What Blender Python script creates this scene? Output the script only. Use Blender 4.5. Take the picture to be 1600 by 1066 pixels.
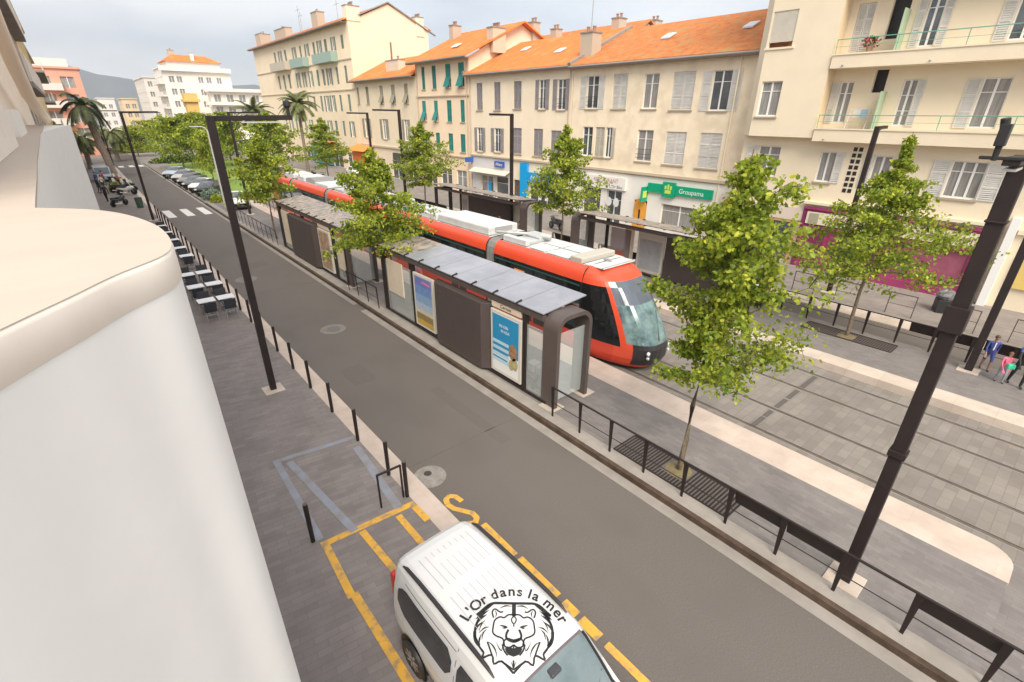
import bpy, math, random
from mathutils import Vector, Matrix, noise as mnoise
R=math.radians; PI=math.pi
random.seed(7)
sc=bpy.context.scene
for o in list(bpy.data.objects): bpy.data.objects.remove(o)
C=sc.collection

# ---------------------------------------------------------------- camera, sky, sun, exposure
cam=bpy.data.cameras.new('camera'); co=bpy.data.objects.new('camera',cam); C.objects.link(co)
cam.sensor_width=36; cam.lens=17.0775; cam.clip_start=.02; cam.clip_end=20000
xr=Vector((0.76613,-0.64266,0.0058)); yd=Vector((-0.26919,-0.32908,-0.90512)); zf=Vector((0.58359,0.69188,-0.42511))
co.matrix_world=Matrix(((xr.x,-yd.x,-zf.x,0),(xr.y,-yd.y,-zf.y,0),(xr.z,-yd.z,-zf.z,8.35),(0,0,0,1)))
sc.camera=co
SUN_EL,SUN_AZ=47,210      # azimuth clockwise from +Y
w=bpy.data.worlds.new('World'); sc.world=w; w.use_nodes=True
nt=w.node_tree; nt.nodes.clear(); N=nt.nodes.new; L=nt.links.new
out=N('ShaderNodeOutputWorld'); bg=N('ShaderNodeBackground'); bg.inputs[1].default_value=.1
sky=N('ShaderNodeTexSky'); sky.sky_type='NISHITA'; sky.sun_disc=False
sky.sun_elevation=R(SUN_EL); sky.sun_rotation=R(SUN_AZ)
tc=N('ShaderNodeTexCoord'); mp=N('ShaderNodeMapping'); mp.inputs['Scale'].default_value=(1,1,3.2); mp.inputs['Location'].default_value=(3.1,.4,.2)
n1=N('ShaderNodeTexNoise'); n1.inputs['Scale'].default_value=2.6; n1.inputs['Detail'].default_value=7; n1.inputs['Roughness'].default_value=.52
n2=N('ShaderNodeTexNoise'); n2.inputs['Scale'].default_value=1.3; n2.inputs['Detail'].default_value=4
cr=N('ShaderNodeValToRGB'); cr.color_ramp.elements[0].position=.38; cr.color_ramp.elements[1].position=.6
cr.color_ramp.elements[0].color=(3.7,3.75,3.95,1); cr.color_ramp.elements[1].color=(5.7,5.7,5.65,1)
cm=N('ShaderNodeValToRGB'); cm.color_ramp.elements[0].position=.36; cm.color_ramp.elements[1].position=.56
cm.color_ramp.elements[0].color=(.75,.75,.75,1); cm.color_ramp.elements[1].color=(1,1,1,1)
mix=N('ShaderNodeMix'); mix.data_type='RGBA'
L(tc.outputs['Generated'],mp.inputs[0]); L(mp.outputs[0],n1.inputs[0]); L(mp.outputs[0],n2.inputs[0])
L(n1.outputs[0],cr.inputs[0]); L(n2.outputs[0],cm.inputs[0])
L(cm.outputs[0],mix.inputs[0]); L(sky.outputs[0],mix.inputs[6]); L(cr.outputs[0],mix.inputs[7])
L(mix.outputs[2],bg.inputs[0]); L(bg.outputs[0],out.inputs[0])
sl=bpy.data.lights.new('sun','SUN'); so=bpy.data.objects.new('sun',sl); C.objects.link(so)
sl.energy=1.95; sl.angle=R(35); sl.color=(1,.92,.80)
d=Vector((math.sin(R(SUN_AZ))*math.cos(R(SUN_EL)),math.cos(R(SUN_AZ))*math.cos(R(SUN_EL)),math.sin(R(SUN_EL))))
so.rotation_euler=d.to_track_quat('Z','Y').to_euler()
sc.view_settings.view_transform='Standard'; sc.view_settings.look='None'; sc.view_settings.exposure=1.33; sc.view_settings.gamma=1
sc.render.resolution_x=1024; sc.render.resolution_y=682

# ---------------------------------------------------------------- materials
MATS={}
def mat(name,c,c2=None,s=4,ro=.75,me=0,bump=0,bs=None,brick=None,wave=None,spec=.5,alpha=1,trans=0,emit=0,rnd=0,stretch=None,detail=5,c3=None,s3=1):
    if name in MATS: return MATS[name]
    m=bpy.data.materials.new(name); m.use_nodes=True; t=m.node_tree; b=t.nodes['Principled BSDF']; Nn=t.nodes.new; Ll=t.links.new
    b.inputs['Roughness'].default_value=ro; b.inputs['Metallic'].default_value=me; b.inputs['Specular IOR Level'].default_value=spec
    b.inputs['Alpha'].default_value=alpha
    c=tuple(c)+(1,); col=None
    tcn=Nn('ShaderNodeTexCoord'); mpn=Nn('ShaderNodeMapping'); Ll(tcn.outputs['Object'],mpn.inputs[0])
    if stretch: mpn.inputs['Scale'].default_value=stretch
    b.inputs['Base Color'].default_value=c
    nz=None
    if c2 or bump:
        nz=Nn('ShaderNodeTexNoise'); nz.inputs['Scale'].default_value=s; nz.inputs['Detail'].default_value=detail; nz.inputs['Roughness'].default_value=.6; Ll(mpn.outputs[0],nz.inputs[0])
    if c2:
        r=Nn('ShaderNodeValToRGB'); r.color_ramp.elements[0].position=.36; r.color_ramp.elements[1].position=.64
        r.color_ramp.elements[0].color=c; r.color_ramp.elements[1].color=tuple(c2)+(1,); Ll(nz.outputs[0],r.inputs[0]); col=r.outputs[0]
    if c3:
        n3=Nn('ShaderNodeTexNoise'); n3.inputs['Scale'].default_value=s3; n3.inputs['Detail'].default_value=4; Ll(mpn.outputs[0],n3.inputs[0])
        r3=Nn('ShaderNodeValToRGB'); r3.color_ramp.elements[0].position=.5; r3.color_ramp.elements[1].position=.68; Ll(n3.outputs[0],r3.inputs[0])
        mx=Nn('ShaderNodeMix'); mx.data_type='RGBA'; Ll(r3.outputs[0],mx.inputs[0]); Ll(col,mx.inputs[6]); mx.inputs[7].default_value=tuple(c3)+(1,); col=mx.outputs[2]
    if brick:   # (width,height,mortar colour,variation,rotz,rotx)
        bt=Nn('ShaderNodeTexBrick'); m2=Nn('ShaderNodeMapping'); Ll(tcn.outputs['Object'],m2.inputs[0]); m2.inputs['Rotation'].default_value=(0,0,brick[4])
        Ll(m2.outputs[0],bt.inputs[0]); bt.inputs['Scale'].default_value=1; bt.inputs['Brick Width'].default_value=brick[0]; bt.inputs['Row Height'].default_value=brick[1]
        bt.inputs['Mortar Size'].default_value=brick[5] if len(brick)>5 else .006; bt.inputs['Mortar Smooth'].default_value=.3
        v=brick[3]; bt.inputs['Color1'].default_value=(1-v,)*3+(1,); bt.inputs['Color2'].default_value=(1+v*.5,)*3+(1,); bt.inputs['Mortar'].default_value=tuple(brick[2])+(1,)
        mm=Nn('ShaderNodeMix'); mm.data_type='RGBA'; mm.blend_type='MULTIPLY'; mm.inputs[0].default_value=1
        if col: Ll(col,mm.inputs[6])
        else: mm.inputs[6].default_value=c
        Ll(bt.outputs[0],mm.inputs[7]); col=mm.outputs[2]
    if rnd:
        g=Nn('ShaderNodeNewGeometry'); h=Nn('ShaderNodeHueSaturation'); mr=Nn('ShaderNodeMapRange'); Ll(g.outputs['Random Per Island'],mr.inputs[0])
        mr.inputs[3].default_value=1-rnd; mr.inputs[4].default_value=1+rnd; Ll(mr.outputs[0],h.inputs['Value'])
        mr2=Nn('ShaderNodeMapRange'); Ll(g.outputs['Random Per Island'],mr2.inputs[0]); mr2.inputs[3].default_value=.515; mr2.inputs[4].default_value=.475; Ll(mr2.outputs[0],h.inputs['Hue'])
        if col: Ll(col,h.inputs['Color'])
        else: h.inputs['Color'].default_value=c
        col=h.outputs[0]
    if col: Ll(col,b.inputs['Base Color'])
    hs=None
    if wave:  # (axis, scale, strength)
        wv=Nn('ShaderNodeTexWave'); wv.wave_type='BANDS'; wv.bands_direction=wave[0]; wv.inputs['Scale'].default_value=wave[1]; wv.inputs['Distortion'].default_value=0
        Ll(tcn.outputs['Object'],wv.inputs[0]); bw=Nn('ShaderNodeBump'); bw.inputs['Strength'].default_value=wave[2]; bw.inputs['Distance'].default_value=.03; Ll(wv.outputs[0],bw.inputs['Height']); hs=bw
    if bump:
        nb=nz
        if bs:
            nb=Nn('ShaderNodeTexNoise'); nb.inputs['Scale'].default_value=bs; nb.inputs['Detail'].default_value=4; Ll(tcn.outputs['Object'],nb.inputs[0])
        bp=Nn('ShaderNodeBump'); bp.inputs['Strength'].default_value=bump; bp.inputs['Distance'].default_value=.02; Ll(nb.outputs[0],bp.inputs['Height'])
        if hs: Ll(hs.outputs[0],bp.inputs['Normal'])
        hs=bp
    if hs: Ll(hs.outputs[0],b.inputs['Normal'])
    if emit: b.inputs['Emission Color'].default_value=c; b.inputs['Emission Strength'].default_value=emit
    if trans:
        tr=Nn('ShaderNodeBsdfTranslucent'); ms=Nn('ShaderNodeMixShader'); ms.inputs[0].default_value=trans
        if col: Ll(col,tr.inputs[0])
        else: tr.inputs[0].default_value=c
        Ll(b.outputs[0],ms.inputs[1]); Ll(tr.outputs[0],ms.inputs[2]); Ll(ms.outputs[0],t.nodes['Material Output'].inputs[0])
    MATS[name]=m; return m
def glassy(name,c,a=.35,ro=.05):
    if name in MATS: return MATS[name]
    m=mat(name,c,ro=ro,alpha=a,spec=.6); return m
M=dict(
 asphalt=mat('asphalt',(.108,.093,.082),(.150,.131,.117),s=42,ro=.85,bump=.16,bs=70,stretch=(1.3,.8,1),c3=(.118,.102,.09),s3=.45),
 pav=mat('dark_pavers',(.195,.168,.16),(.238,.208,.197),s=1.1,ro=.8,brick=(.42,.14,(.78,.78,.78),.13,R(8)),bump=.1,bs=30),
 pav2=mat('platform_pavers',(.175,.158,.15),(.215,.195,.185),s=1.3,ro=.8,brick=(.30,.10,(.86,.86,.86),.13,PI/2),bump=.1,bs=30),
 pav3=mat('far_pavers',(.22,.195,.175),(.27,.24,.215),s=.8,ro=.8,brick=(.5,.16,(.85,.85,.85),.12,PI/2),bump=.1,bs=30),
 trk=mat('track_stone',(.195,.172,.15),(.235,.21,.185),s=.7,ro=.8,brick=(.46,.25,(.80,.78,.76),.14,0,.010),bump=.12,bs=25),
 pink=mat('pink_granite',(.48,.39,.325),(.57,.47,.40),s=1.6,ro=.7,bump=.05,bs=20,brick=(1.0,.6,(.93,.9,.88),.05,PI/2,.008)),
 lip=mat('pale_stone',(.47,.39,.325),(.57,.485,.41),s=1.2,ro=.7,bump=.05,bs=20,brick=(1.0,.9,(.85,.8,.75),.06,PI/2,.008)),
 conc=mat('pale_concrete',(.25,.225,.20),(.31,.28,.25),s=1.5,ro=.85,bump=.1,bs=40),
 rust=mat('rusty_steel',(.05,.030,.019),(.095,.062,.042),s=3,ro=.8,bump=.1,bs=40),
 rail=mat('rail_steel',(.13,.105,.085),(.2,.17,.14),s=2,ro=.45,me=.4),
 groove=mat('rail_groove',(.05,.042,.036),ro=.8),
 steel=mat('brown_painted_steel',(.022,.015,.014),(.030,.021,.020),s=2,ro=.55,spec=.3),
 steelL=mat('warm_brown_steel',(.082,.063,.057),(.095,.074,.067),s=2,ro=.42,spec=.5),
 black=mat('black_plastic',(.018,.017,.018),ro=.5),
 navy=mat('black_weave',(.022,.024,.03),(.04,.042,.05),s=30,ro=.7),
 white=mat('white_paint',(.80,.79,.77),ro=.5),
 grey=mat('mid_grey',(.33,.33,.33),ro=.6),
 lgrey=mat('light_grey',(.62,.63,.64),(.70,.71,.72),s=3,ro=.55),
 yel=mat('yellow_paint',(.74,.40,.04),(.60,.33,.07),s=5,ro=.75,detail=8,c3=(.34,.24,.13),s3=6),
 blu=mat('faded_blue_paint',(.26,.285,.34),(.235,.215,.22),s=3,ro=.8,detail=8),
 zeb=mat('road_white',(.72,.71,.68),(.62,.60,.56),s=3,ro=.7),
 grass=mat('grass',(.13,.22,.03),(.20,.30,.045),s=2,ro=.9,bump=.5,bs=25,c3=(.27,.33,.06),s3=.3),
 ground=mat('ground_far',(.28,.26,.24),(.34,.32,.29),s=.2,ro=.9),
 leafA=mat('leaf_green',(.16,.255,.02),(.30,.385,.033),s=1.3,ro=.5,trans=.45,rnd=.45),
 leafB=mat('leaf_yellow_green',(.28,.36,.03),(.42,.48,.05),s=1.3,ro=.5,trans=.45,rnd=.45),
 leafD=mat('leaf_dark',(.035,.07,.018),(.08,.12,.03),s=1,ro=.6,trans=.2,rnd=.4),
 palmD=mat('palm_dark',(.05,.075,.03),(.11,.12,.05),s=1,ro=.7,trans=.15,rnd=.3),
 palm=mat('palm_frond',(.09,.115,.03),(.17,.19,.06),s=1,ro=.6,trans=.2,rnd=.3),
 bark=mat('bark',(.13,.095,.06),(.20,.155,.11),s=9,ro=.9,bump=.4),
 palmbark=mat('palm_bark',(.20,.15,.12),(.30,.24,.20),s=6,ro=.9,bump=.5),
 soil=mat('soil',(.16,.12,.07),(.20,.17,.08),s=12,ro=.95,bump=.3),
 glass=mat('window_glass',(.05,.06,.07),(.12,.13,.14),s=.9,ro=.06,spec=.9),
 gcurt=mat('curtained_glass',(.22,.21,.20),(.34,.33,.31),s=2.2,ro=.15,spec=.7,stretch=(1,6,.4)),
 gclear=glassy('clear_glass',(.75,.82,.80),.22),
 gtram=mat('dark_tram_glass',(.012,.014,.015),ro=.06,spec=.8),
 red=mat('tram_red',(.72,.08,.033),(.68,.07,.028),s=.8,ro=.28,spec=.6),
 dred=mat('tram_red_lower',(.66,.065,.035),ro=.3),
)
def A(x): return M[x] if isinstance(x,str) else x

# ---------------------------------------------------------------- mesh builder
class MB:
    def __init__(s): s.v=[]; s.f=[]; s.m=[]; s.ms=[]
    def mi(s,m):
        m=A(m)
        if m not in s.ms: s.ms.append(m)
        return s.ms.index(m)
    def add(s,vs,fs,m):
        o=len(s.v); s.v+=[tuple(v) for v in vs]; k=s.mi(m)
        for f in fs: s.f.append(tuple(i+o for i in f)); s.m.append(k)
        return s
    def box(s,x0,x1,y0,y1,z0,z1,m):
        return s.add([(x0,y0,z0),(x1,y0,z0),(x1,y1,z0),(x0,y1,z0),(x0,y0,z1),(x1,y0,z1),(x1,y1,z1),(x0,y1,z1)],
          [(0,3,2,1),(4,5,6,7),(0,1,5,4),(1,2,6,5),(2,3,7,6),(3,0,4,7)],m)
    def fbox(s,o,u,n,u0,u1,w0,w1,z0,z1,m):   # box in a wall frame: along u, outward n
        o=Vector(o);u=Vector(u);n=Vector(n);P=lambda a,b,c:o+u*a+n*b+Vector((0,0,c))
        return s.add([P(u0,w0,z0),P(u1,w0,z0),P(u1,w1,z0),P(u0,w1,z0),P(u0,w0,z1),P(u1,w0,z1),P(u1,w1,z1),P(u0,w1,z1)],
          [(0,1,2,3),(4,7,6,5),(0,4,5,1),(1,5,6,2),(2,6,7,3),(3,7,4,0)],m)
    def quad(s,a,b,c,d,m): return s.add([a,b,c,d],[(0,1,2,3)],m)
    def prism(s,pts,ext,m):
        n=len(pts); e=Vector(ext); vs=[Vector(p) for p in pts]; vs+=[p+e for p in vs]
        return s.add(vs,[tuple(range(n))[::-1],tuple(range(n,2*n))]+[(i,(i+1)%n,n+(i+1)%n,n+i) for i in range(n)],m)
    def tube(s,path,r,m,n=8,cap=True):
        path=[Vector(p) for p in path]; rr=r if isinstance(r,(list,tuple)) else [r]*len(path); vs=[]; fs=[]
        ref=Vector((0,0,1))
        for i,p in enumerate(path):
            t=(path[min(i+1,len(path)-1)]-path[max(i-1,0)]); 
            if t.length<1e-9: t=Vector((0,0,1))
            t.normalize()
            a=t.cross(ref)
            if a.length<.05: a=t.cross(Vector((1,0,0)))
            a.normalize(); b=t.cross(a)
            for k in range(n):
                q=2*PI*k/n; vs.append(p+(a*math.cos(q)+b*math.sin(q))*rr[i])
        for i in range(len(path)-1):
            for k in range(n): fs.append((i*n+k,i*n+(k+1)%n,(i+1)*n+(k+1)%n,(i+1)*n+k))
        if cap: fs.append(tuple(range(n))[::-1]); fs.append(tuple((len(path)-1)*n+k for k in range(n)))
        return s.add(vs,fs,m)
    def bar(s,p,q,w,h,m,up=(0,0,1)):  # rectangular bar
        p=Vector(p);q=Vector(q);t=(q-p).normalized();a=t.cross(Vector(up))
        if a.length<.05: a=t.cross(Vector((1,0,0)))
        a.normalize(); b=a.cross(t)
        vs=[]
        for c in (p,q):
            for i,j in ((-1,-1),(1,-1),(1,1),(-1,1)): vs.append(c+a*i*w/2+b*j*h/2)
        return s.add(vs,[(0,1,2,3),(7,6,5,4),(0,4,5,1),(1,5,6,2),(2,6,7,3),(3,7,4,0)],m)
    def lathe(s,prof,m,c=(0,0,0),n=20,axis='z'):
        vs=[];fs=[];c=Vector(c)
        for r,z in prof:
            for k in range(n):
                q=2*PI*k/n; x,y=r*math.cos(q),r*math.sin(q)
                vs.append(c+(Vector((x,y,z)) if axis=='z' else Vector((z,x,y)) if axis=='x' else Vector((x,z,y))))
        for i in range(len(prof)-1):
            for k in range(n): fs.append((i*n+k,i*n+(k+1)%n,(i+1)*n+(k+1)%n,(i+1)*n+k))
        if prof[0][0]>1e-6: fs.append(tuple(range(n))[::-1])
        if prof[-1][0]>1e-6: fs.append(tuple((len(prof)-1)*n+k for k in range(n)))
        return s.add(vs,fs,m)
    def grid(s,g,m,close=False):
        r,c=len(g),len(g[0]); vs=[p for row in g for p in row]; fs=[]
        for i in range(r-1):
            for j in range(c-1+(1 if close else 0)):
                fs.append((i*c+j,i*c+(j+1)%c,(i+1)*c+(j+1)%c,(i+1)*c+j))
        return s.add(vs,fs,m)
    def build(s,name,parent=None,smooth=False,bevel=0,sharp=35,loc=None):
        me=bpy.data.meshes.new(name); me.from_pydata(s.v,[],s.f)
        for m in s.ms: me.materials.append(m)
        me.polygons.foreach_set('material_index',s.m)
        if smooth:
            me.polygons.foreach_set('use_smooth',[True]*len(s.f))
            try: me.set_sharp_from_angle(angle=R(sharp))
            except Exception: pass
        me.update()
        o=bpy.data.objects.new(name,me); C.objects.link(o)
        if parent: o.parent=parent
        if loc: o.location=loc
        if bevel:
            b=o.modifiers.new('b','BEVEL'); b.width=bevel; b.segments=2; b.limit_method='ANGLE'; b.angle_limit=R(40)
        return o
def tag(o,label=None,cat=None,group=None,kind=None):
    if label: o['label']=label
    if cat: o['category']=cat
    if group: o['group']=group
    if kind: o['kind']=kind
    return o
def thing(name,label,cat,loc=(0,0,0),group=None,rz=0):
    o=bpy.data.objects.new(name,None); C.objects.link(o); o.empty_display_size=.2; o.location=loc; o.rotation_euler=(0,0,rz)
    return tag(o,label,cat,group)
def struct(mb,name,**k): return tag(mb.build(name,**k),kind='structure')
def copytree(o,parent=None,loc=None,rz=None,label=None,scale=None):
    c=o.copy(); C.objects.link(c); c.parent=parent
    if loc is not None: c.location=loc
    if rz is not None: c.rotation_euler=(0,0,rz)
    if label: c['label']=label
    if scale: c.scale=scale
    for ch in [x for x in bpy.data.objects if x.parent==o]: copytree(ch,c)
    return c
def text(s,size,o,u,v,m,name='lettering',parent=None,ext=.004,align='CENTER',bold=0,sx=1):
    cu=bpy.data.curves.new('t','FONT'); cu.body=s; cu.size=size; cu.align_x=align; cu.align_y='CENTER'; cu.extrude=ext; cu.offset=bold; cu.resolution_u=3
    ob=bpy.data.objects.new('t',cu); C.objects.link(ob)
    bpy.context.view_layer.update()
    me=bpy.data.meshes.new_from_object(ob.evaluated_get(bpy.context.evaluated_depsgraph_get()))
    u=Vector(u).normalized(); v=Vector(v).normalized(); n=u.cross(v); o=Vector(o)
    for p in me.vertices: p.co=o+u*p.co.x*sx+v*p.co.y+n*(p.co.z+ext)
    bpy.data.objects.remove(ob); bpy.data.curves.remove(cu)
    me.materials.clear(); me.materials.append(A(m))
    r=bpy.data.objects.new(name,me); C.objects.link(r)
    if parent: r.parent=parent
    return r

def rv(r): 
    while True:
        v=Vector((r.uniform(-1,1),r.uniform(-1,1),r.uniform(-1,1)))
        if .05<v.length<1: return v.normalized()
def leaves(mb_v,mb_f,mb_m,p,r,size,shape,mi,droop=.3):
    a=rv(r); a.z-=droop; a.normalize(); b=a.cross(rv(r))
    if b.length<.1: return
    b.normalize(); s_=size*r.uniform(.7,1.25); o=len(mb_v); c=a.cross(b)*.12*s_
    for x,y in shape: mb_v.append(tuple(p+a*x*s_+b*y*s_+c*abs(y)*4))
    mb_f.append(tuple(range(o,o+len(shape)))); mb_m.append(mi)
# ================================================================ GROUND
struct(MB().box(-2500,2500,-400,6000,-1.2,-.5,'ground'),'ground')
struct(MB().box(-8,3.9,-25,112,-.5,.04,'pav'),'left_pavement')
struct(MB().box(3.9,4.37,-25,112,-.5,.04,'pink'),'kerb_stones')
struct(MB().box(4.37,8.42,-25,330,-.5,0,'asphalt'),'road')
g=MB()
g.box(8.16,8.42,-25,-4,.0,.006,'conc'); g.box(8.13,8.42,-4,20.55,0,.006,'conc'); g.box(8.2,8.42,21.5,112,0,.006,'conc')
struct(g,'gutter')
# near platform with its rusty edge
struct(MB().box(8.42,8.55,-25,57,-.5,.152,'rust'),'kerb_edging')
p=MB(); p.box(8.55,8.97,-25,57,-.5,.15,'conc'); struct(p,'platform_border')
p=MB(); p.box(8.97,11.6,-1.2,57,-.5,.15,'pav2'); struct(p,'platform_paving')
cx,cy,r=12.15,-.72,.5
pts=[(11.6,57,-.5),(11.6,-1.22,-.5),(12.1,-1.22,-.5)]+[(cx+r*math.cos(a),cy+r*math.sin(a),-.5) for a in [R(-90+15*i) for i in range(7)]]+[(12.65,57,-.5)]
struct(MB().prism(pts,(0,0,.652),'pink'),'platform_edge')
struct(MB().box(8.97,12.65,-25,-1.22,-.5,-.02,'pav2'),'platform_ramp')
struct(MB().box(12.65,18.98,-25,59,-.6,-.12,'trk'),'tram_bed')
rb=MB()
for x in (13.32,14.78,16.76,18.2):
    rb.box(x-.035,x+.035,-25,110,-.2,-.108,'rail'); rb.box(x+.037,x+.085,-25,110,-.2,-.115,'groove')
    rb.box(x-.07,x-.037,-25,110,-.2,-.115,'conc')
struct(rb,'rails')
dr=MB()
for a,b in ((13.42,14.1),(14.15,14.65),(14.95,15.7),(15.8,16.6),(16.9,18.1)): dr.box(a,b,4.54,4.7,-.2,-.114,mat('drain_iron',(.10,.088,.08),ro=.7))
struct(dr,'track_drain')
struct(MB().box(18.98,19.82,-25,57,-.5,.152,'lip'),'far_platform_edge')
struct(MB().box(19.82,23.2,-25,57,-.5,.15,'pav2'),'far_platform_paving')
struct(MB().box(23.2,25.2,-25,110,-.5,.02,'asphalt'),'service_road')
struct(MB().box(25.2,26.45,-25,110,-.5,.07,'lip'),'far_kerb')
struct(MB().box(26.45,60,-25,110,-.5,.05,'pav3'),'right_pavement')
# beyond the stop: lawn, plaza, crossing road
struct(MB().box(8.55,11.6,57,112,-.5,.05,'pav3'),'parking_strip')
tag(MB().box(11.6,22.6,59,106,-.5,.06,'grass').build('grass'),kind='stuff')
struct(MB().box(-60,120,112,330,-.5,-.03,'pav3'),'plaza')
struct(MB().box(-60,4.37,104,111.9,-.5,.045,'conc'),'side_street')
z=MB()
for x in (4.62,6.0,7.35): z.add([(x,51.2,.006),(x+.62,51.2,.006),(x+.55,55.4,.006),(x-.05,55.4,.006)],[(0,1,2,3)],'zeb')
struct(z,'zebra_crossing')
z=MB()
for x in (4.7,6.1,7.4): z.box(x,x+.7,104,107,.0,.006,'zeb')
struct(z,'zebra_crossing')
# manholes and worn patches
for (x,y,r) in ((6.35,19.3,.42),(5.29,28.9,.45)):
    m=MB(); m.lathe([(r*1.25,.0),(r*1.25,.005)],mat('worn_concrete',(.22,.20,.18),(.18,.16,.145),s=6,ro=.9),(x,y,0)); m.lathe([(r*.72,.005),(r*.72,.009)],mat('iron',(.11,.10,.10),(.16,.15,.14),s=9,ro=.6),(x,y,0))
    struct(m,'manhole_cover')
m=MB(); m.lathe([(.42,0),(.42,.005)],mat('fresh_concrete',(.30,.275,.25),(.20,.18,.16),s=4,ro=.85),(4.66,8.72,0)); m.lathe([(.1,.005),(.1,.008)],'groove',(4.68,8.85,0)); struct(m,'manhole_cover')
m=MB(); pa=mat('asphalt_patch',(.100,.087,.077),(.140,.122,.11),s=40,ro=.9,bump=.3,bs=60)
m.box(5.1,5.9,14.2,15.6,0,.004,pa); m.box(6.9,7.25,8.6,12.4,0,.004,pa); m.box(5.6,7.1,31,32.2,0,.004,pa); struct(m,'road_patch')
m=MB(); m.box(4.4,8.1,9.35,9.37,0,.004,pa); m.box(4.4,8.1,26.1,26.13,0,.004,pa); struct(m,'road_seam')
# painted bay lines
def line(mb,pts,w,z,m):
    for i_,((x0,y0),(x1,y1)) in enumerate(zip(pts[:-1],pts[1:])):
        z_=z+.0006*(i_%2); a=Vector((x0,y0,z_));b=Vector((x1,y1,z_));t=(b-a).normalized(); a=a-t*w*.12 if len(pts)>3 else a; b=b+t*w*.12 if len(pts)>3 else b;n=Vector((-t.y,t.x,0))*w/2
        mb.add([a-n,b-n,b+n,a+n],[(0,1,2,3)],m)
y=MB()
line(y,[(1.74,8.28),(3.88,8.12)],.16,.046,'yel'); line(y,[(3.82,8.02),(3.84,7.45)],.16,.048,'yel')
line(y,[(1.82,8.2),(1.74,6.7)],.15,.048,'yel'); line(y,[(1.8,6.75),(1.86,-3)],.16,.05,'yel')
line(y,[(2.57,8.1),(2.72,5.2)],.15,.048,'yel'); line(y,[(3.4,8.0),(3.42,5.2)],.15,.048,'yel')
struct(y,'bay_marking')
y=MB()
S=[(4.42,7.55),(4.38,7.9),(4.62,8.0),(4.72,7.72),(4.6,7.3),(4.62,6.95),(4.85,6.85),(5.0,7.1),(4.9,7.45)]
S=[(4.36,7.62),(4.40,7.95),(4.58,8.0),(4.70,7.8),(4.62,7.45),(4.66,7.02),(4.82,6.86),(4.92,7.0),(4.9,7.3)]
S=[(4.47,7.48),(4.42,7.85),(4.56,8.02),(4.70,7.88),(4.66,7.3),(4.74,6.9),(4.88,6.82),(4.95,7.1)]
S=[(4.79,7.5),(4.76,7.72),(4.66,7.82),(4.53,7.78),(4.47,7.6),(4.52,7.4),(4.65,7.2),(4.76,7.02),(4.76,6.84),(4.64,6.74),(4.5,6.84)]
line(y,S,.13,.006,'yel')
for i,(a,b) in enumerate(((6.6,5.5),(5.38,4.25),(4.1,3.75),(3.65,3.2),(3.05,-1))):
    line(y,[(4.76,a),(4.76,b)],.15 if i in(0,4) else .2,.005+.0015*i,'yel')
struct(y,'stop_marking')
b=MB(); 
line(b,[(3.85,11.45),(1.85,11.75)],.14,.045,'blu'); line(b,[(1.85,11.8),(1.78,8.45)],.16,.0465,'blu'); line(b,[(2.1,11.5),(2.45,8.2)],.18,.049,'blu'); line(b,[(3.72,11.0),(3.52,8.2)],.2,.047,'blu')
struct(b,'faded_bay_marking')

# ================================================================ OUR BUILDING (left foreground)
wallw=mat('white_render',(.76,.755,.74),(.79,.785,.77),s=3,ro=.9,bump=.015,bs=220)
wallc=mat('cream_render',(.78,.71,.64),(.82,.76,.69),s=3,ro=.9,bump=.015,bs=220)
t=thing('curved_balcony','rounded white balcony parapet with a cream coping, filling the left foreground','balcony',(0,0,0))
def smooth_poly(P,n=6):
    P=[Vector(p+(0,)) for p in P]; o=[]
    for i in range(len(P)-1):
        p0,p1,p2,p3=P[max(i-1,0)],P[i],P[i+1],P[min(i+2,len(P)-1)]
        for k in range(n):
            q=k/n; o.append(.5*((2*p1)+(-p0+p2)*q+(2*p0-5*p1+4*p2-p3)*q*q+(-p0+3*p1-3*p2+p3)*q**3))
    o.append(P[-1]); return o
DR=[(-1.3,2.92),(-.8,2.91),(-.5,2.87),(-.287,2.789),(-.143,2.676),(0,2.51),(.086,2.31),(.138,2.064),(.15,1.86),(.139,1.686),(.10,1.566),(-.007,1.438),(-.092,1.311),(-.186,1.176),(-.33,.95),(-.52,.7),(-.8,.45),(-1.3,.2)]
sp=smooth_poly(DR)
def band(sp,prof,m):   # prof: (inset,z)
    n=len(sp); g=[]
    for ins,z in prof:
        row=[]
        for i,p in enumerate(sp):
            tt=(sp[min(i+1,n-1)]-sp[max(i-1,0)]).normalized(); nn=Vector((tt.y,-tt.x,0))
            q=p-(-nn)*0+nn*ins; row.append((q.x,q.y,z))
        g.append(row)
    return MB().grid(g,m)
# inward normal check: curve runs far -> near clockwise, interior on the left (-x) side
b=band(sp,[(.0,0),(.0,7.905)],wallw); b.build('parapet_wall',t,smooth=True)
b=band(sp,[(0,7.905),(-.003,7.908),(-.003,7.985),(.0,7.995),(.006,8.0)],wallc)
top=[(p.x,p.y,8.0) for p in sp]; b.add([(q.x,q.y,8.0) for q in sp],[tuple(range(len(sp)))[::-1]],mat('coping_top',(.47,.40,.34),(.49,.42,.355),s=2.5,ro=.9,bump=.015,bs=220,stretch=(1,3,1))); b.build('coping',t,smooth=True,sharp=60)  # top cream darkened in its colour to offset the sun falling on it
t=thing('balcony_parapet','farther pale parapet with a flat cream top, just beyond the rounded balcony','balcony')
P2=[(-.21,3.02),(-.222,3.4),(-.245,4.4),(-.29,6.2),(-.35,9.5),(-.43,13.5),(-.40,15.2),(-.22,18),(.0,20.2),(.102,20.83),(.06,21.1),(-.84,21.25),(-.9,3.02)]
MB().prism([(x,y,0) for x,y in P2],(0,0,7.93),wallw).build('parapet_wall',t,smooth=True,sharp=25)
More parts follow.
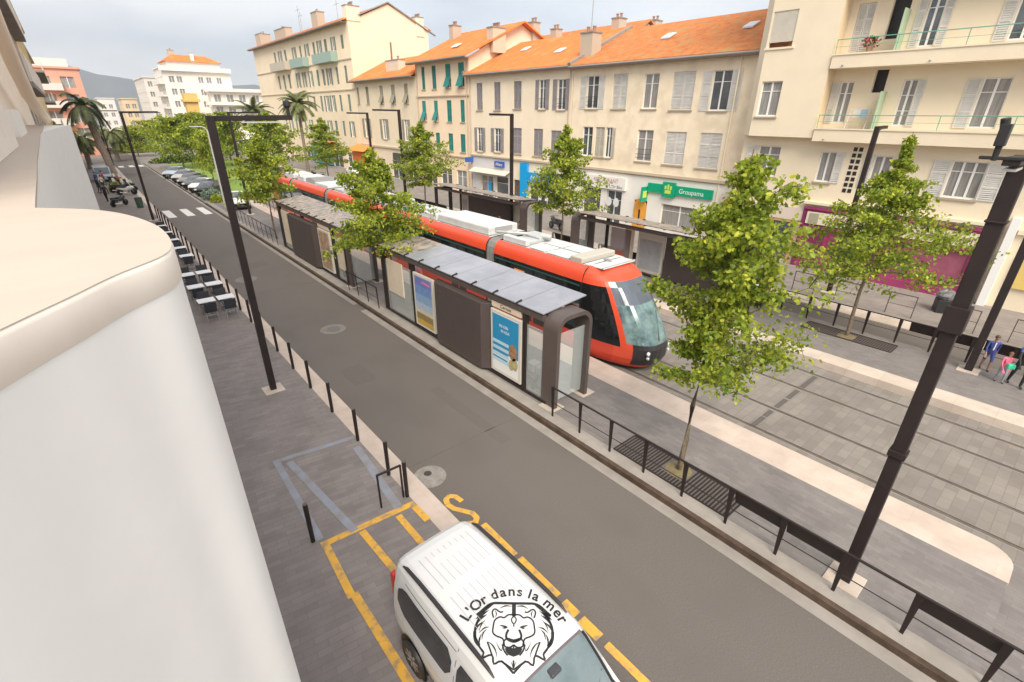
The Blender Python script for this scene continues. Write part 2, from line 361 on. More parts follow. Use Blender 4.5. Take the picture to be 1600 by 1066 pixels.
P3=[(-.205,3.01),(-.215,3.4),(-.236,4.4),(-.28,6.2),(-.34,9.5),(-.42,13.5),(-.42,15.2),(-.5,20.9),(-.9,20.9),(-.9,3.01)]
MB().prism([(x,y,7.932) for x,y in P3],(0,0,.02),MATS['coping_top']).build('coping',t)
t=thing('house_wall','cream house wall rising past the left edge of the view','wall')
MB().box(-2.6,-.86,2.9,26,0,15,mat('warm_render',(.82,.71,.58),(.86,.76,.63),s=.7,ro=.9,bump=.05,bs=40)).build('wall',t)
b=MB(); b.box(-.86,-.6,11.5,13.6,7.95,8.35,'white'); b.build('window_sill',t)
b=MB(); b.box(-.86,-.5,4.2,8.6,7.955,8.6,wallc); b.build('pier',t)
t=thing('drain_pipe','thick cream drainpipe bending outward above the parapet','pipe')
MB().tube([(-.42,8.6,13.8),(-.48,14.2,9.9),(-.5,15.6,9.2),(-.5,17.3,8.66),(-.46,19,8.38),(-.42,21,8.12)],[.13]*6,mat('pipe_cream',(.84,.71,.58),ro=.6),n=12).build('pipe',t,smooth=True)

# ================================================================ BOLLARDS
def bollard_proto():
    t=thing('bollard','','bollard')
    MB().tube([(0,0,0),(0,0,1.03)],[.045,.05],'steel',n=10).build('post',t,smooth=True)
    MB().lathe([(.05,1.03),(.046,1.045),(.0,1.05)],'steelL',n=10).build('cap',t,smooth=True)
    return t
ys=[9.4,11.25,13.1,14.95,16.7,18.5]+[18.5+1.85*i for i in range(1,19)]
bp=None
words=['fourth','third','second','first']
for i,yy in enumerate(ys):
    if i==0: lab='brown bollard beside the tall brown hoop, next to the pale kerb'
    elif i==1: lab='brown bollard at the corner of the faded blue bay outline'
    elif i<6: lab=['','','brown kerb bollard, second beyond the faded blue bay','brown kerb bollard, third beyond the faded blue bay','brown kerb bollard closest to the big lamp post foot','brown kerb bollard between the lamp post and the café tables'][i]
    else: lab='thin brown bollard in the long kerb row beside the café tables'
    if bp is None: bp=o=bollard_proto(); o.location=(3.88,yy,.04)
    else: o=copytree(bp,None,(3.88,yy,.04))
    o['label']=lab; o['group']='bollards along the kerb'
o=copytree(bp,None,(1.65,8.5,.04),label='lone brown bollard at the corner where blue and yellow bay lines meet'); del o['group']
o=copytree(bp,None,(3.86,8.42,.04),label='nearest kerb bollard, touching the end of the yellow bay line')
t=thing('bike_hoop','brown square steel hoop between two bollards by the yellow bay','hoop',(0,0,.04))
b=MB(); b.bar((3.22,8.48,0),(3.22,8.48,.95),.05,.03,'steel'); b.bar((3.78,8.46,0),(3.78,8.46,.95),.05,.03,'steel'); b.bar((3.2,8.48,.94),(3.8,8.46,.94),.05,.03,'steel'); b.build('frame',t)

# ================================================================ LAMP POSTS
def lamp(loc,h,arm,label,wd=.2,armlen=2.0,plinth=True,ang=0,thick=.13,nm='street_lamp',cam=False,collars=False,grp=None):
    t=thing(nm,label,'street lamp',loc,grp)
    b=MB(); b.bar((0,0,0),(0,0,h),wd,wd*.9,'steel',up=(1,0,0)); b.build('pole',t,bevel=.012)
    if plinth: MB().box(-.3,.3,-.3,.3,-.02,.03,'lip').build('plinth',t,bevel=.01)
    if armlen:
        e=Vector((math.cos(arm)*armlen,math.sin(arm)*armlen,0)); s=Vector((math.cos(arm),math.sin(arm),0))*(wd/2)
        MB().bar(s+Vector((0,0,h-thick/2-.002)),e+Vector((0,0,h-thick/2+.02)),wd*.8,thick,'steel').build('arm',t,bevel=.01)
        MB().bar(e*.35+Vector((0,0,h-thick-.03)),e*.92+Vector((0,0,h-thick-.03)),wd*.6,.03,mat('lamp_lens',(.55,.55,.52),ro=.2)).build('lamp_panel',t)
    if cam:
        c=MB(); c.tube([e*.97+Vector((0,0,h)),e*.97+Vector((0,0,h+.22))],.05,'black'); c.lathe([(0,h+.42),(.09,h+.36),(.1,h+.25),(.06,h+.2)],'black',(e.x*.97,e.y*.97,0),n=12); c.build('camera_dome',t,smooth=True)
    if collars:
        for zz,ww,hh in ((3.0,.25,.12),(5.3,.28,.40),(6.9,.235,.03)):
            MB().box(-ww/2,ww/2,-ww/2,ww/2,zz,zz+hh,'steel').build('collar',t,bevel=.01)
    return t
lamp((2.9,15.64,.04),8.2,0,'tall brown lamp post with camera dome on its arm, standing among the near pavers',wd=.2,armlen=2.05,cam=True)
t=lamp((9.25,.86,.15),7.75,PI,'big dark lamp post in the right foreground, its foot behind the railing',wd=.20,armlen=.95,collars=True,thick=.1)
b=MB()
for dy in (-.16,.16): b.tube([(-.95,dy,7.72),(-.95,dy,8.0),(-.98,dy*1.2,8.18)],[.03,.045,.05],'black'); b.box(-1.02,-.88,dy-.05,dy+.05,7.88,8.12,'black')
b.bar((-.95,-.3,7.75),(-.95,.3,7.75),.04,.04,'black'); b.build('floodlight',t,bevel=.01)
lamp((27.94,7.71,.05),7.85,0,'dark lamp post in front of the magenta restaurant',wd=.2,armlen=1.2)
lamp((22.25,1.19,.15),7.85,0,'dark lamp post beside the people at the right edge',wd=.22,armlen=1.2)
lamp((3.46,50.77,.04),8.25,0,'brown lamp post by the kerb at the zebra crossing',wd=.2,armlen=2.4)
lamp((3.74,95.5,.04),8.3,0,'distant brown lamp post beyond the parked motorbikes',wd=.2,armlen=2.4)
lamp((10.3,48.0,.15),8.15,0,'brown lamp post at the far end of the railing beyond the shelters',wd=.2,armlen=2.4)
lamp((22.3,26.6,.15),8.15,PI,'brown lamp post rising behind the tram shelter in front of the grey shuttered house',wd=.2,armlen=1.8)
lamp((22.3,41.8,.15),8.4,PI,'brown lamp post in front of the low house with khaki shutters, the taller looking one',wd=.22,armlen=2.4)
lamp((22.3,48.1,.15),8.15,PI,'brown lamp post in front of the low house with khaki shutters, the thinner one',wd=.2,armlen=2.0)
t=thing('street_lamp','slim pale grey lamp post seen just left of the big brown one','street lamp',(9.4,53,.15))
b=MB(); b.tube([(0,0,0),(0,0,6.6),(-.15,0,6.85),(-.4,0,6.95),(-1.3,0,6.95)],[.08,.06,.055,.05,.04],mat('galvanised',(.5,.51,.5),ro=.5)); b.build('pole',t,smooth=True)

# ================================================================ RAILINGS
def railing(y0,y1,x,z,label,solid,step=1.09,lean=1,grp=None):
    t=thing('railing',label,'railing',(x,y0,z)); n=max(1,round(abs(y1-y0)/step)); st=(y1-y0)/n
    for i in range(n+1):
        yy=st*i; b=MB(); w=.035
        b.prism([(0,yy-.06,1.0),(.04*lean,yy-.03,0),(.04*lean,yy+.03,0),(0,yy+.06,1.0)],(.016,0,0),'steel'); b.build('post',t)
    MB().bar((0.01,0,1.01),(0.01,y1-y0,1.01),.05,.035,'steel').build('top_rail',t,bevel=.006)
    MB().tube([(.035,0,.48),(.035,y1-y0,.48)],.011,'steel',n=6).build('lower_rail',t)
    for a,bb in solid:
        MB().prism([(.03,a-y0,.985),(.05,a-y0,.985),(.20,a-y0,.58),(.18,a-y0,.58)],(0,bb-a,0),'steel').build('lean_rest',t)
    return t
railing(-6.7,8.53,8.75,.15,'dark steel railing with dark rest boards along the near platform edge',[(-1.28,-.2),(.9,1.96),(1.99,3.03),(-4.5,-3.4)])
railing(19.95,23.3,8.75,.15,'short dark railing between the two near shelters',[])
railing(35,47.5,8.75,.15,'far dark railing of many posts beyond the second shelter',[])
railing(-3,19.0,22.9,.15,'dark railing with rest boards at the back of the far platform, right side',[(-3,-2),(-.9,1.1),(1.2,3.3),(13,18.9)])
railing(20.0,23.0,22.9,.15,'short dark railing between the two far shelters',[(20,22.9)])
railing(35,57,22.9,.15,'dark railing behind the tram beyond the far shelters',[(36,46),(48,57)])
railing(48,57,12.3,.15,'distant railing at the end of the near platform',[])
# racks on the right pavement
rk=None
for i,yc in enumerate([8.6,6.6,4.45,2.3,.2,-2.0]):
    lab=['brown hoop rack left of the lamp post before the magenta restaurant','brown hoop rack just right of that lamp post','brown hoop rack behind the small platform tree','brown hoop rack beside the dark litter bin','brown hoop rack mostly behind the big lamp post','brown hoop rack at the right edge'][i]
    if rk is None:
        rk=t=thing('bike_hoop',lab,'hoop',(26.85,yc,.05),'hoops on the right pavement')
        b=MB(); b.bar((0,-.5,0),(0,-.5,1.0),.035,.035,'steelL',up=(1,0,0)); b.bar((0,.5,0),(0,.5,1.0),.035,.035,'steelL',up=(1,0,0)); b.bar((0,-.517,1.0),(0,.517,1.0),.035,.035,'steelL'); b.build('frame',t)
        MB().bar((0,-.5,.5),(0,.5,.5),.02,.02,'steelL').build('cross_bar',t)
    else: copytree(rk,None,(26.85,yc,.05),label=lab)

# ================================================================ TREE GRATES
def grate(x0,x1,y0,y1,z,tx,ty,label,m='steel'):
    t=thing('tree_grate',label,'tree grate',(0,0,z)); b=MB()
    n=int((y1-y0)/.085)
    for i in range(n+1):
        yy=y0+(y1-y0)*i/n
        if abs(yy-ty)<.33:
            b.box(x0,tx-.33,yy-.02,yy+.02,.003,.016,m); b.box(tx+.33,x1,yy-.02,yy+.02,.003,.016,m)
        else: b.box(x0,x1,yy-.02,yy+.02,.003,.016,m)
    for xx in (x0,x1): b.box(xx-.02,xx+.02,y0,y1,.002,.02,m)
    b.build('slats',t)
    MB().box(x0,x1,y0,y1,.0015,.003,mat('grate_pit',(.12,.105,.095),ro=.9)).build('pit',t)
    MB().lathe([(.33,.004),(.2,.03),(0,.05)],'soil',(tx,ty,0),n=14).build('soil',t)
grate(8.98,9.9,3.15,6.35,.15,9.58,4.75,'dark slatted tree grate round the young tree on the near platform')
grate(21.75,22.68,3.4,6.65,.15,22.18,5.03,'dark tree grate round the small tree on the far platform')

# ================================================================ TRAM SHELTERS
bluegl=mat('roof_panel_glass',(.235,.245,.28),(.31,.32,.355),s=.8,ro=.22,spec=.8)
litter=mat('roof_panel_litter_shadow',(.20,.195,.19),(.42,.33,.25),s=2.6,ro=.5,spec=.5,c3=(.12,.10,.09),s3=5)  # blotches stand for fallen litter and leaf shadows, painted into the colour
redg=mat('red_header_glass',(.55,.11,.06),ro=.25)
pcream=mat('poster_cream',(.62,.53,.41),(.68,.59,.47),s=2,ro=.5)
def portal(b,y0,y1,x0=0,x1=1.47,h=2.98,r=.46,th=.13,m='steelL'):
    o=[(x0,0)];i=[(x0+th,0)]
    for k in range(7):
        a=PI-PI/2*k/6; o.append((x0+r+r*math.cos(a),h-r+r*math.sin(a))); i.append((x0+r+(r-th)*math.cos(a),h-r+(r-th)*math.sin(a)))
    for k in range(7):
        a=PI/2-PI/2*k/6; o.append((x1-r+r*math.cos(a),h-r+r*math.sin(a))); i.append((x1-r+(r-th)*math.cos(a),h-r+(r-th)*math.sin(a)))
    o.append((x1,0)); i.append((x1-th,0)); n=len(o); vs=[]
    for yy in (y0,y1): vs+=[(x,yy,z) for x,z in o]+[(x,yy,z) for x,z in i]
    fs=[]
    for k in range(n-1):
        fs+=[(k,k+1,n+k+1,n+k),(2*n+k,3*n+k,3*n+k+1,2*n+k+1),(k,2*n+k,2*n+k+1,k+1),(n+k,n+k+1,3*n+k+1,3*n+k)]
    fs+=[(0,n,3*n,2*n),(n-1,3*n-1,4*n-1,2*n-1)]
    b.add(vs,fs,m)
def shelter(name,label,loc,layout,mirror=False,ln=11.05,roofm=None,portal_near=True,grp='tram stop shelters'):
    """local: x=0 closed back side, x=1.47 open side, y from 0 (near) to ln (far)"""
    t=thing(name,label,'tram shelter',loc,grp)
    if mirror: t.rotation_euler=(0,0,PI)
    b=MB(); portal(b,0,.6); b.build('end_frame',t,smooth=True,sharp=30)
    b=MB(); b.box(-.02,.16,ln-.3,ln,0,2.82,'steel'); b.box(1.33,1.47,ln-.3,ln,0,2.82,'steel'); b.box(0.16,1.33,ln-.3,ln,2.66,2.82,'steel'); b.build('end_frame',t,bevel=.012)
    b=MB(); b.box(-.03,.12,.6,ln-.3,2.72,2.9,'steelL'); b.build('back_beam',t,bevel=.01)
    b=MB(); b.box(1.36,1.5,.6,ln-.3,2.72,2.9,'steelL'); b.build('front_beam',t,bevel=.01)
    n=9; y0=.55; st=(ln-.6)/n
    for i in range(n):
        a=y0+st*i+.012; c=y0+st*(i+1)-.012
        MB().prism([(-.06,a,2.955),(-.06,c,2.955),(1.75,c,3.13),(1.75,a,3.13)],(0,0,.035),(roofm[i] if roofm else bluegl)).build('roof_panel',t)
    for i in range(1,n):
        b=MB(); yy=y0+st*i; b.bar((.0,yy,2.93),(1.7,yy,3.09),.03,.04,'steel'); b.bar((-.09,yy,2.99),(.12,yy,3.04),.05,.05,'steel'); b.build('rafter',t)
    b=MB(); b.box(-.02,.1,.38,ln-.3,.0,.1,'steel'); b.build('base_rail',t)
    for it in layout:
        k=it[0]; a,c=it[1],it[2]
        if k=='post': MB().box(-.01,.11,a,c,.1,2.72,'steel').build('post',t)
        elif k=='glass': MB().box(.03,.045,a,c,.1,2.4,'gclear').build('glass_panel',t)
        elif k=='red': pass
        elif k=='cream':
            MB().box(.0,.06,a,c,it[3],it[4],pcream).build('notice_panel',t)
        elif k=='box':
            o=[(-.0,a),(-.22,a+.25),(-.24,a+.5),(-.24,c-.5),(-.22,c-.25),(0,c),(.12,c),(.12,a)]
            b=MB(); b.prism([(x,yy,.1) for x,yy in o],(0,0,2.44),mat('ribbed_brown_panel',(.066,.05,.046),(.075,.058,.053),s=3,ro=.45,wave=('Y',6,.25))); b.build('solid_panel',t,bevel=.015)
        elif k=='poster': it[3](t,a,c)
        elif k=='seat':
            b=MB(); b.box(.25,.65,a,c,.42,.48,'steelL'); b.box(.3,.6,a+.08,a+.14,0,.42,'steel'); b.box(.3,.6,c-.14,c-.08,0,.42,'steel'); b.build('bench',t,bevel=.01)
        elif k=='bin':
            b=MB(); b.box(.5,.85,a,c,.06,.75,'grey'); b.build('cabinet',t,bevel=.02)
    # glazed near end
    MB().box(.13,1.34,.18,.195,.15,2.4,'gclear').build('end_glass',t)
    b=MB(); b.box(-.2,.35,-.1,.5,-.02,.012,'lip'); b.box(1.2,1.75,-.1,.5,-.02,.012,'lip'); b.build('footing',t)
    return t
def poster_frame(t,a,c,m='white'):
    b=MB(); b.box(-.03,.07,a,c,.18,2.42,mat('poster_frame',(.60,.57,.50),ro=.4)); f=b.build('poster_case',t,bevel=.008); return f
def poster_blue(t,a,c):
    f=poster_frame(t,a,c); b=MB(); x=-.034; w=c-a
    q=lambda y0,y1,z0,z1,m,dx=0: b.add([(x-dx,c-w*y0,z0),(x-dx,c-w*y0,z1),(x-dx,c-w*y1,z1),(x-dx,c-w*y1,z0)],[(0,1,2,3)],m)
    cy=mat('poster_cyan',(.02,.25,.48),ro=.3); pl=mat('poster_pale',(.45,.62,.72),ro=.3); wh=mat('poster_white',(.75,.76,.74),ro=.3)
    q(.07,.93,.28,2.32,wh); q(.07,.93,1.0,2.3,cy,.002)
    for i in range(4): q(.07,.62,.62+.22*i,.74+.22*i,pl,.004); q(.07,.58,.74+.22*i,.80+.22*i,cy,.004)
    br=mat('poster_brown',(.42,.24,.10),(.22,.13,.07),s=6,ro=.4); ol=mat('poster_olive',(.30,.27,.12),(.48,.42,.22),s=7,ro=.4)
    for (yc,zc,r,mm,dx) in ((.76,1.2,.26,br,.006),(.70,.72,.17,ol,.007),(.82,.8,.2,ol,.006)):
        b.add([(x-dx,c-w*yc-r*math.cos(k*PI/8)*.75,zc+r*math.sin(k*PI/8)*1.15) for k in range(16)],[tuple(range(16))],mm)
    b.build('poster',f)
    text('DES IDÉES',.13,(x-.008,c-w*.45,1.95),(0,-1,0),(0,0,1),'white',parent=f,ext=.001,sx=.8); text('EN AZUR',.13,(x-.008,c-w*.5,1.78),(0,-1,0),(0,0,1),'white',parent=f,ext=.001,sx=.8)
def poster_sky(t,a,c):
    f=poster_frame(t,a,c); b=MB(); x=-.034; w=c-a
    cols=[(.55,.36,.05),(.28,.20,.07),(.62,.56,.42),(.40,.50,.62),(.24,.38,.60),(.16,.28,.55),(.16,.20,.50)]; zz=[.28,.5,.78,.95,1.25,1.6,1.95,2.32]
    for i,cc in enumerate(cols):
        b.add([(x,c-w*.08,zz[i]),(x,c-w*.08,zz[i+1]),(x,c-w*.92,zz[i+1]),(x,c-w*.92,zz[i])],[(0,1,2,3)],mat('poster_tone_%d'%i,cc,tuple(v*.85 for v in cc),s=5,ro=.35))
    pk=mat('poster_pink',(.62,.2,.36),ro=.4); b.add([(x-.003,c-w*.45,2.1),(x-.003,c-w*.45,2.2),(x-.003,c-w*.85,2.16),(x-.003,c-w*.85,2.06)],[(0,1,2,3)],pk)
    b.build('poster',f)
def poster_art(t,a,c):
    f=poster_frame(t,a,c); b=MB(); x=-.034; w=c-a
    b.add([(x,c-w*.08,.28),(x,c-w*.08,2.32),(x,c-w*.92,2.32),(x,c-w*.92,.28)],[(0,1,2,3)],mat('poster_painting',(.50,.40,.27),(.22,.16,.11),s=3,ro=.4,c3=(.45,.16,.08),s3=5)); b.build('poster',f)
Y0=8.75
lay1=[('glass',.42,1.33),('red',.42,1.33),('post',1.35,1.5),('cream',1.6,3.05,2.5,2.7),('poster',1.55,3.08,poster_blue),('box',3.15,6.5),('red',3.3,5.6),('poster',6.7,8.2,poster_sky),('red',6.7,8.2),
      ('post',8.22,8.4),('glass',8.42,10.7),('red',8.5,9.4),('red',9.6,10.5),('cream',9.2,10.55,1.0,2.45),('seat',1.2,2.6),('bin',.95,1.4),('bin',1.5,1.85)]
rm=[bluegl]*7+[litter]*2
s1=shelter('tram_shelter','long brown tram shelter with a blue poster, nearest to the camera',(9.08,Y0,.15),lay1,roofm=rm)
text('Cernaie',.17,(-.006,2.33,2.6),(0,-1,0),(0,0,1),'steel',parent=s1,ext=.001)
MB().box(.4,.9,8.5,8.95,.3,1.25,mat('purple_panel',(.12,.06,.14),ro=.4)).build('ticket_machine',s1,bevel=.02)
lay2=[('post',.36,.5),('cream',.6,1.5,.7,2.4),('glass',.5,1.7),('red',.6,2.4),('post',1.75,2.05),('cream',2.35,3.9,2.5,2.7),('poster',2.3,3.95,poster_art),('box',4.1,8.7),('glass',8.8,10.6),('cream',8.9,10.4,.4,2.5),('red',8.9,10.0),('seat',.8,2.0)]
shelter('tram_shelter','second brown tram shelter, roof blotched by litter and painted leaf shadows, partly under the tree',(9.08,23.5,.15),lay2,roofm=[litter]*9)
lilac=lambda t,a,c: MB().box(-.03,.08,a,c,.2,2.45,mat('lilac_board',(.36,.31,.33),(.42,.37,.39),s=2,ro=.4)).build('notice_panel',t)
def greyposter(t,a,c):
    f=poster_frame(t,a,c); b=MB(); b.box(.072,.076,a+.15,c-.15,.35,2.0,mat('poster_grey',(.36,.37,.38),(.44,.45,.46),s=4,ro=.4)); b.build('poster',f)
lay4=[('post',.36,.5),('glass',.55,1.5),('post',1.5,1.66),('glass',1.7,3.5),('cream',2.9,3.5,.4,2.4),('poster',3.8,5.5,greyposter),('box',5.6,10.4),('seat',1.8,3.3)]
s4=shelter('tram_shelter','brown shelter across the tracks, its right end hidden by the near young tree',(22.6,19.75,.15),lay4,mirror=True,roofm=[litter]*9)
b=MB(); b.box(.06,.07,1.9,3.3,.5,2.3,glassy('tinted_glass',(.35,.28,.30),.55)); b.box(.08,.09,2.2,2.9,.6,1.0,redg); b.build('sticker_panel',s4)
lay3=[('glass',.42,1.6),('post',1.62,1.78),('glass',1.8,3.1),('poster',2.0,3.0,poster_art),('box',3.3,8.3),('poster',8.4,9.3,greyposter),('post',9.35,9.5),('glass',9.5,10.7),('seat',1.0,2.4)]
s3=shelter('tram_shelter','brown shelter across the tracks, standing behind the middle of the red tram',(22.6,23.75,.15),lay3,roofm=[litter]*9); s3.scale=(-1,1,1)

# ================================================================ TRAM
tg=thing('tram','red articulated tram with white roof boxes standing at the platform','tram',(14.05,0,-.12))
def tsec(y,wf=1.0):   # half cross-section (x,z), outside surface, z above rail
    return [(1.26,.18),(1.325,.32),(1.335,.95),(1.335,2.2),(1.325,2.95),(1.29,3.2),(1.18,3.4),(1.0,3.5),(.6,3.53),(0,3.54)]
def module(y0,y1,nm='car_body'):
    P=tsec(0); k=len(P); full=[(x,z) for x,z in P]+[(-x,z) for x,z in P[::-1][1:]]
    def strip(i0,i1,m,name,off=0):
        for sg in ((1,-1) if i1<k else (1,)):
            g=[[(sg*(P[i][0]+off),y,P[i][1]) for i in range(i0,i1+1)] for y in (y0,y1)]
            b.grid(g,m)
    b=MB(); strip(0,2,'dred','s'); strip(4,7,'red','s')
    wt=mat('tram_roof',(.50,.50,.49),(.60,.60,.59),s=2,ro=.5)
    g=[[(x,y,z) for x,z in [(1.0,3.5),(.95,3.44),(0,3.46),(-.95,3.44),(-1.0,3.5)]] for y in (y0,y1)]; b.grid(g,wt)
    for y in (y0,y1):
        b.add([(x,y,z) for x,z in full],[tuple(range(len(full)))],'black')
    b.build(nm,tg,smooth=True,sharp=50)
    # glazing band
    for sg in (-1,1):
        b=MB(); b.grid([[(sg*1.335,y,.95),(sg*1.332,y,1.0),(sg*1.328,y,2.9),(sg*1.325,y,2.95)] for y in (y0,y1)],'gtram'); b.build('window_band',tg)
for (a,c) in ((11.2,16.35),(16.95,25.8),(26.4,35.4),(36.0,43.0),(43.6,47.0)):
    module(a,c)
    n=int((c-a)/1.45)
    for i in range(n):
        yy=a+(c-a)*(i+.5)/n; door=(i%3==1)
        b=MB(); hw=(c-a)/n/2-.05
        if door:
            for q in (-1,1):
                b.box(-1.345,-1.338,yy+q*hw*.5-hw*.42,yy+q*hw*.5+hw*.42,.55,2.75,mat('tram_door',(.03,.035,.037),ro=.3))
                b.box(-1.35,-1.345,yy+q*hw*.5-hw*.3,yy+q*hw*.5+hw*.3,.8,2.6,mat('door_glass',(.06,.09,.09),(.02,.03,.03),s=1.5,ro=.06,spec=.8))
            b.build('door',tg,bevel=.004)
        else:
            b.box(-1.345,-1.337,yy-hw,yy+hw,1.15,2.45,mat('tram_pane',(.02,.03,.03),(.06,.10,.095),s=.9,ro=.05,spec=.9)); b.build('window',tg,bevel=.006)
    b=MB(); b.box(-1.35,-1.33,a+.1,c-.1,2.78,2.83,mat('teal_trim',(.03,.09,.08),ro=.4)); b.build('trim',tg)
grb=mat('bellows',(.22,.21,.195),(.28,.27,.25),s=2,ro=.7,wave=('Y',9,.5))
for y0 in (16.35,25.8,35.4,43.0):
    b=MB(); P=[(x*.975,z-.03) for x,z in tsec(0)]; F=P+[(-x,z) for x,z in P[::-1][1:]]
    g=[]
    for i in range(7): g.append([(x*(1 if i%2 else .98),y0+.6*i/6,z) for x,z in F])
    b.grid(g,grb); b.build('bellows',tg)
# nose
zs=[.18,.32,.55,.95,1.12,1.35,1.7,2.05,2.4,2.75,2.95,3.12,3.28,3.42,3.5]
yf=[8.72,8.55,8.42,8.40,8.46,8.58,8.80,9.05,9.32,9.6,9.78,9.98,10.25,10.6,10.95]
hw=[1.2,1.26,1.3,1.33,1.33,1.33,1.33,1.33,1.33,1.32,1.3,1.26,1.19,1.05,.98]
NT=28
def nose(iz,k):   # k 0..NT from left side (x=-w,y=11.2) round the front to the right side
    w=hw[iz]*(.93+.07*1); y0=11.2; D=y0-yf[iz]; a=PI*k/NT
    e=.62; x=-w*math.copysign(abs(math.cos(a))**e,math.cos(a)); y=y0-D*(abs(math.sin(a))**.95)
    # narrow the nose in plan
    tt=(y0-y)/max(D,1e-6); x*=1-.16*tt**2*(1 if iz<10 else .8)
    return (x,y,zs[iz])
parts={'side_window ':MB(),'nose_body':MB(),'windscreen':MB(),'side_window':MB(),'front_mask':MB()}
wsm=mat('tram_windscreen',(.05,.095,.10),(.22,.33,.33),s=1.4,ro=.08,spec=.9)  # paler teal mottling paints reflected light into the lower glass
for iz in range(len(zs)-1):
    for k in range(NT):
        q=[nose(iz,k),nose(iz,k+1),nose(iz+1,k+1),nose(iz+1,k)]
        kk=min(k,NT-1-k); z=zs[iz]
        if kk>=7 and 4<=iz<=10: n,m='windscreen',wsm if iz<8 else mat('tram_windscreen_top',(.10,.12,.15),ro=.1,spec=.8)
        elif kk>=8 and 1<=iz<4: n,m='front_mask',mat('tram_mask',(.03,.027,.027),ro=.3)
        elif kk<=5 and 3<=iz<=9: n,m=('side_window' if k<NT/2 else 'side_window '),'gtram'
        else: n,m='nose_body','red' if iz>8 or kk>4 else 'dred'
        parts[n].add(q,[(0,1,2,3)],m)
g=[[nose(14,k) for k in range(NT+1)]]; c=[(0,11.2,3.5)]
parts['nose_body'].add(g[0],[tuple(range(NT+1))],'red')
for n,b in parts.items():
    b.build(n.strip(),tg,smooth=True,sharp=60)
# side cab window frame line, headlights, door edge
b=MB()
for x in (-.62,.62):
    b.lathe([(.0,-.05),(.07,-.03),(.075,.03)],mat('headlight',(.75,.78,.8),ro=.15),(x,8.52,.86),n=10,axis='y'); b.lathe([(.0,-.05),(.05,-.03),(.055,.03)],'lgrey',(x*.98,8.53,.68),n=10,axis='y')
b.build('headlight',tg,smooth=True)
def oval(b,c,ry,rz,m):
    b.add([(c[0],c[1]+ry*math.cos(q*PI/8),c[2]+rz*math.sin(q*PI/8)) for q in range(16)],[tuple(range(16))],m)
b=MB(); oval(b,(-1.352,11.9,1.75),.2,.26,'lgrey'); oval(b,(-1.352,12.3,1.3),.1,.1,'lgrey'); b.build('sticker',tg)
b=MB(); b.box(-1.345,-1.33,11.16,11.24,.5,2.95,'black'); b.box(-1.352,-1.335,14.3,14.95,2.5,2.62,mat('destination_display',(.55,.20,.03),ro=.4,emit=.25)); b.build('display',tg)
# wipers
b=MB(); b.bar((-.1,8.5,1.25),(.35,9.1,2.1),.03,.02,'black'); b.bar((-.75,8.75,1.2),(.7,8.75,1.2),.05,.02,mat('wiper_cowl',(.32,.45,.43),ro=.4)); b.build('wiper',tg)
# roof equipment
rw=mat('roof_box_white',(.52,.53,.53),(.61,.62,.61),s=2,ro=.5); rg=mat('roof_box_grey',(.40,.42,.42),(.47,.49,.48),s=2,ro=.55)
def rbox(x0,x1,y0,y1,h,m,nm='roof_unit',bv=.04,z=3.46): MB().box(x0,x1,y0,y1,z,z+h,m).build(nm,tg,bevel=bv)
rbox(-.9,.9,10.6,11.5,.05,rw); rbox(-.95,.95,11.6,12.2,.22,mat('beige_roof_unit',(.46,.43,.37),ro=.6)); rbox(-.05,.05,11.0,11.35,.16,'grey')
b=MB(); b.box(-.95,.95,10.62,10.66,3.515,3.53,'grey'); b.box(-.95,.95,12.32,12.36,3.46,3.52,'grey'); b.box(-.02,.02,12.4,14.6,3.46,3.54,'grey'); b.build('roof_seam',tg)
rbox(-.85,.85,12.4,13.6,.05,rw); rbox(-.85,.85,13.7,14.6,.06,rw)
rbox(-.8,.0,14.9,15.9,.16,rg); rbox(.1,.85,15.0,16.1,.22,rg); rbox(-.85,-.6,14.8,16.3,.26,rw)
b=MB(); b.tube([(-.7,16.9,3.7),(-.6,16.2,3.78),(0,15.6,3.75)],.06,rg); b.tube([(.3,15.1,3.7),(.5,14.7,3.68)],.1,rg); b.build('cable_duct',tg,smooth=True)
rbox(-.85,.85,17.3,21.5,.38,rw,bv=.06); rbox(-.85,.5,21.7,23.8,.3,rw); rbox(-.6,-.1,21.9,23,.36,rg); 
b=MB(); b.box(-.5,.5,17.28,17.3,3.58,3.8,'grey'); b.build('grille',tg)
rbox(-.8,.8,24.2,25.5,.2,rg); rbox(-.85,.85,26.8,30.5,.3,rw); rbox(-.8,.8,31,33.5,.36,rw); rbox(-.8,.8,33.8,35.2,.15,rg)
rbox(-.85,.85,36.3,38.8,.2,rw); 
b=MB()
for i in range(9): b.box(-.8,.8,39.0+i*.22,39.12+i*.22,3.46,3.75+.12*math.sin(PI*i/8),'grey')
b.build('cooling_fins',tg); rbox(-.85,.85,41.2,42.8,.34,rw); rbox(-.8,.8,43.8,46.5,.3,rw)
b=MB()
P=[(x,z) for x,z in tsec(0)]
F=P+[(-x,z) for x,z in P[::-1][1:]]
g=[[(x*s_,y,zz if zz<1 else 1+(zz-1)*zs_) for x,zz in F] for y,s_,zs_ in ((47.0,1,1),(48.6,.95,1),(49.8,.8,.86),(50.4,.6,.7))]; b.grid(g,'red'); b.add(g[-1],[tuple(range(len(F)))],'black'); b.build('tail_body',tg,smooth=True)

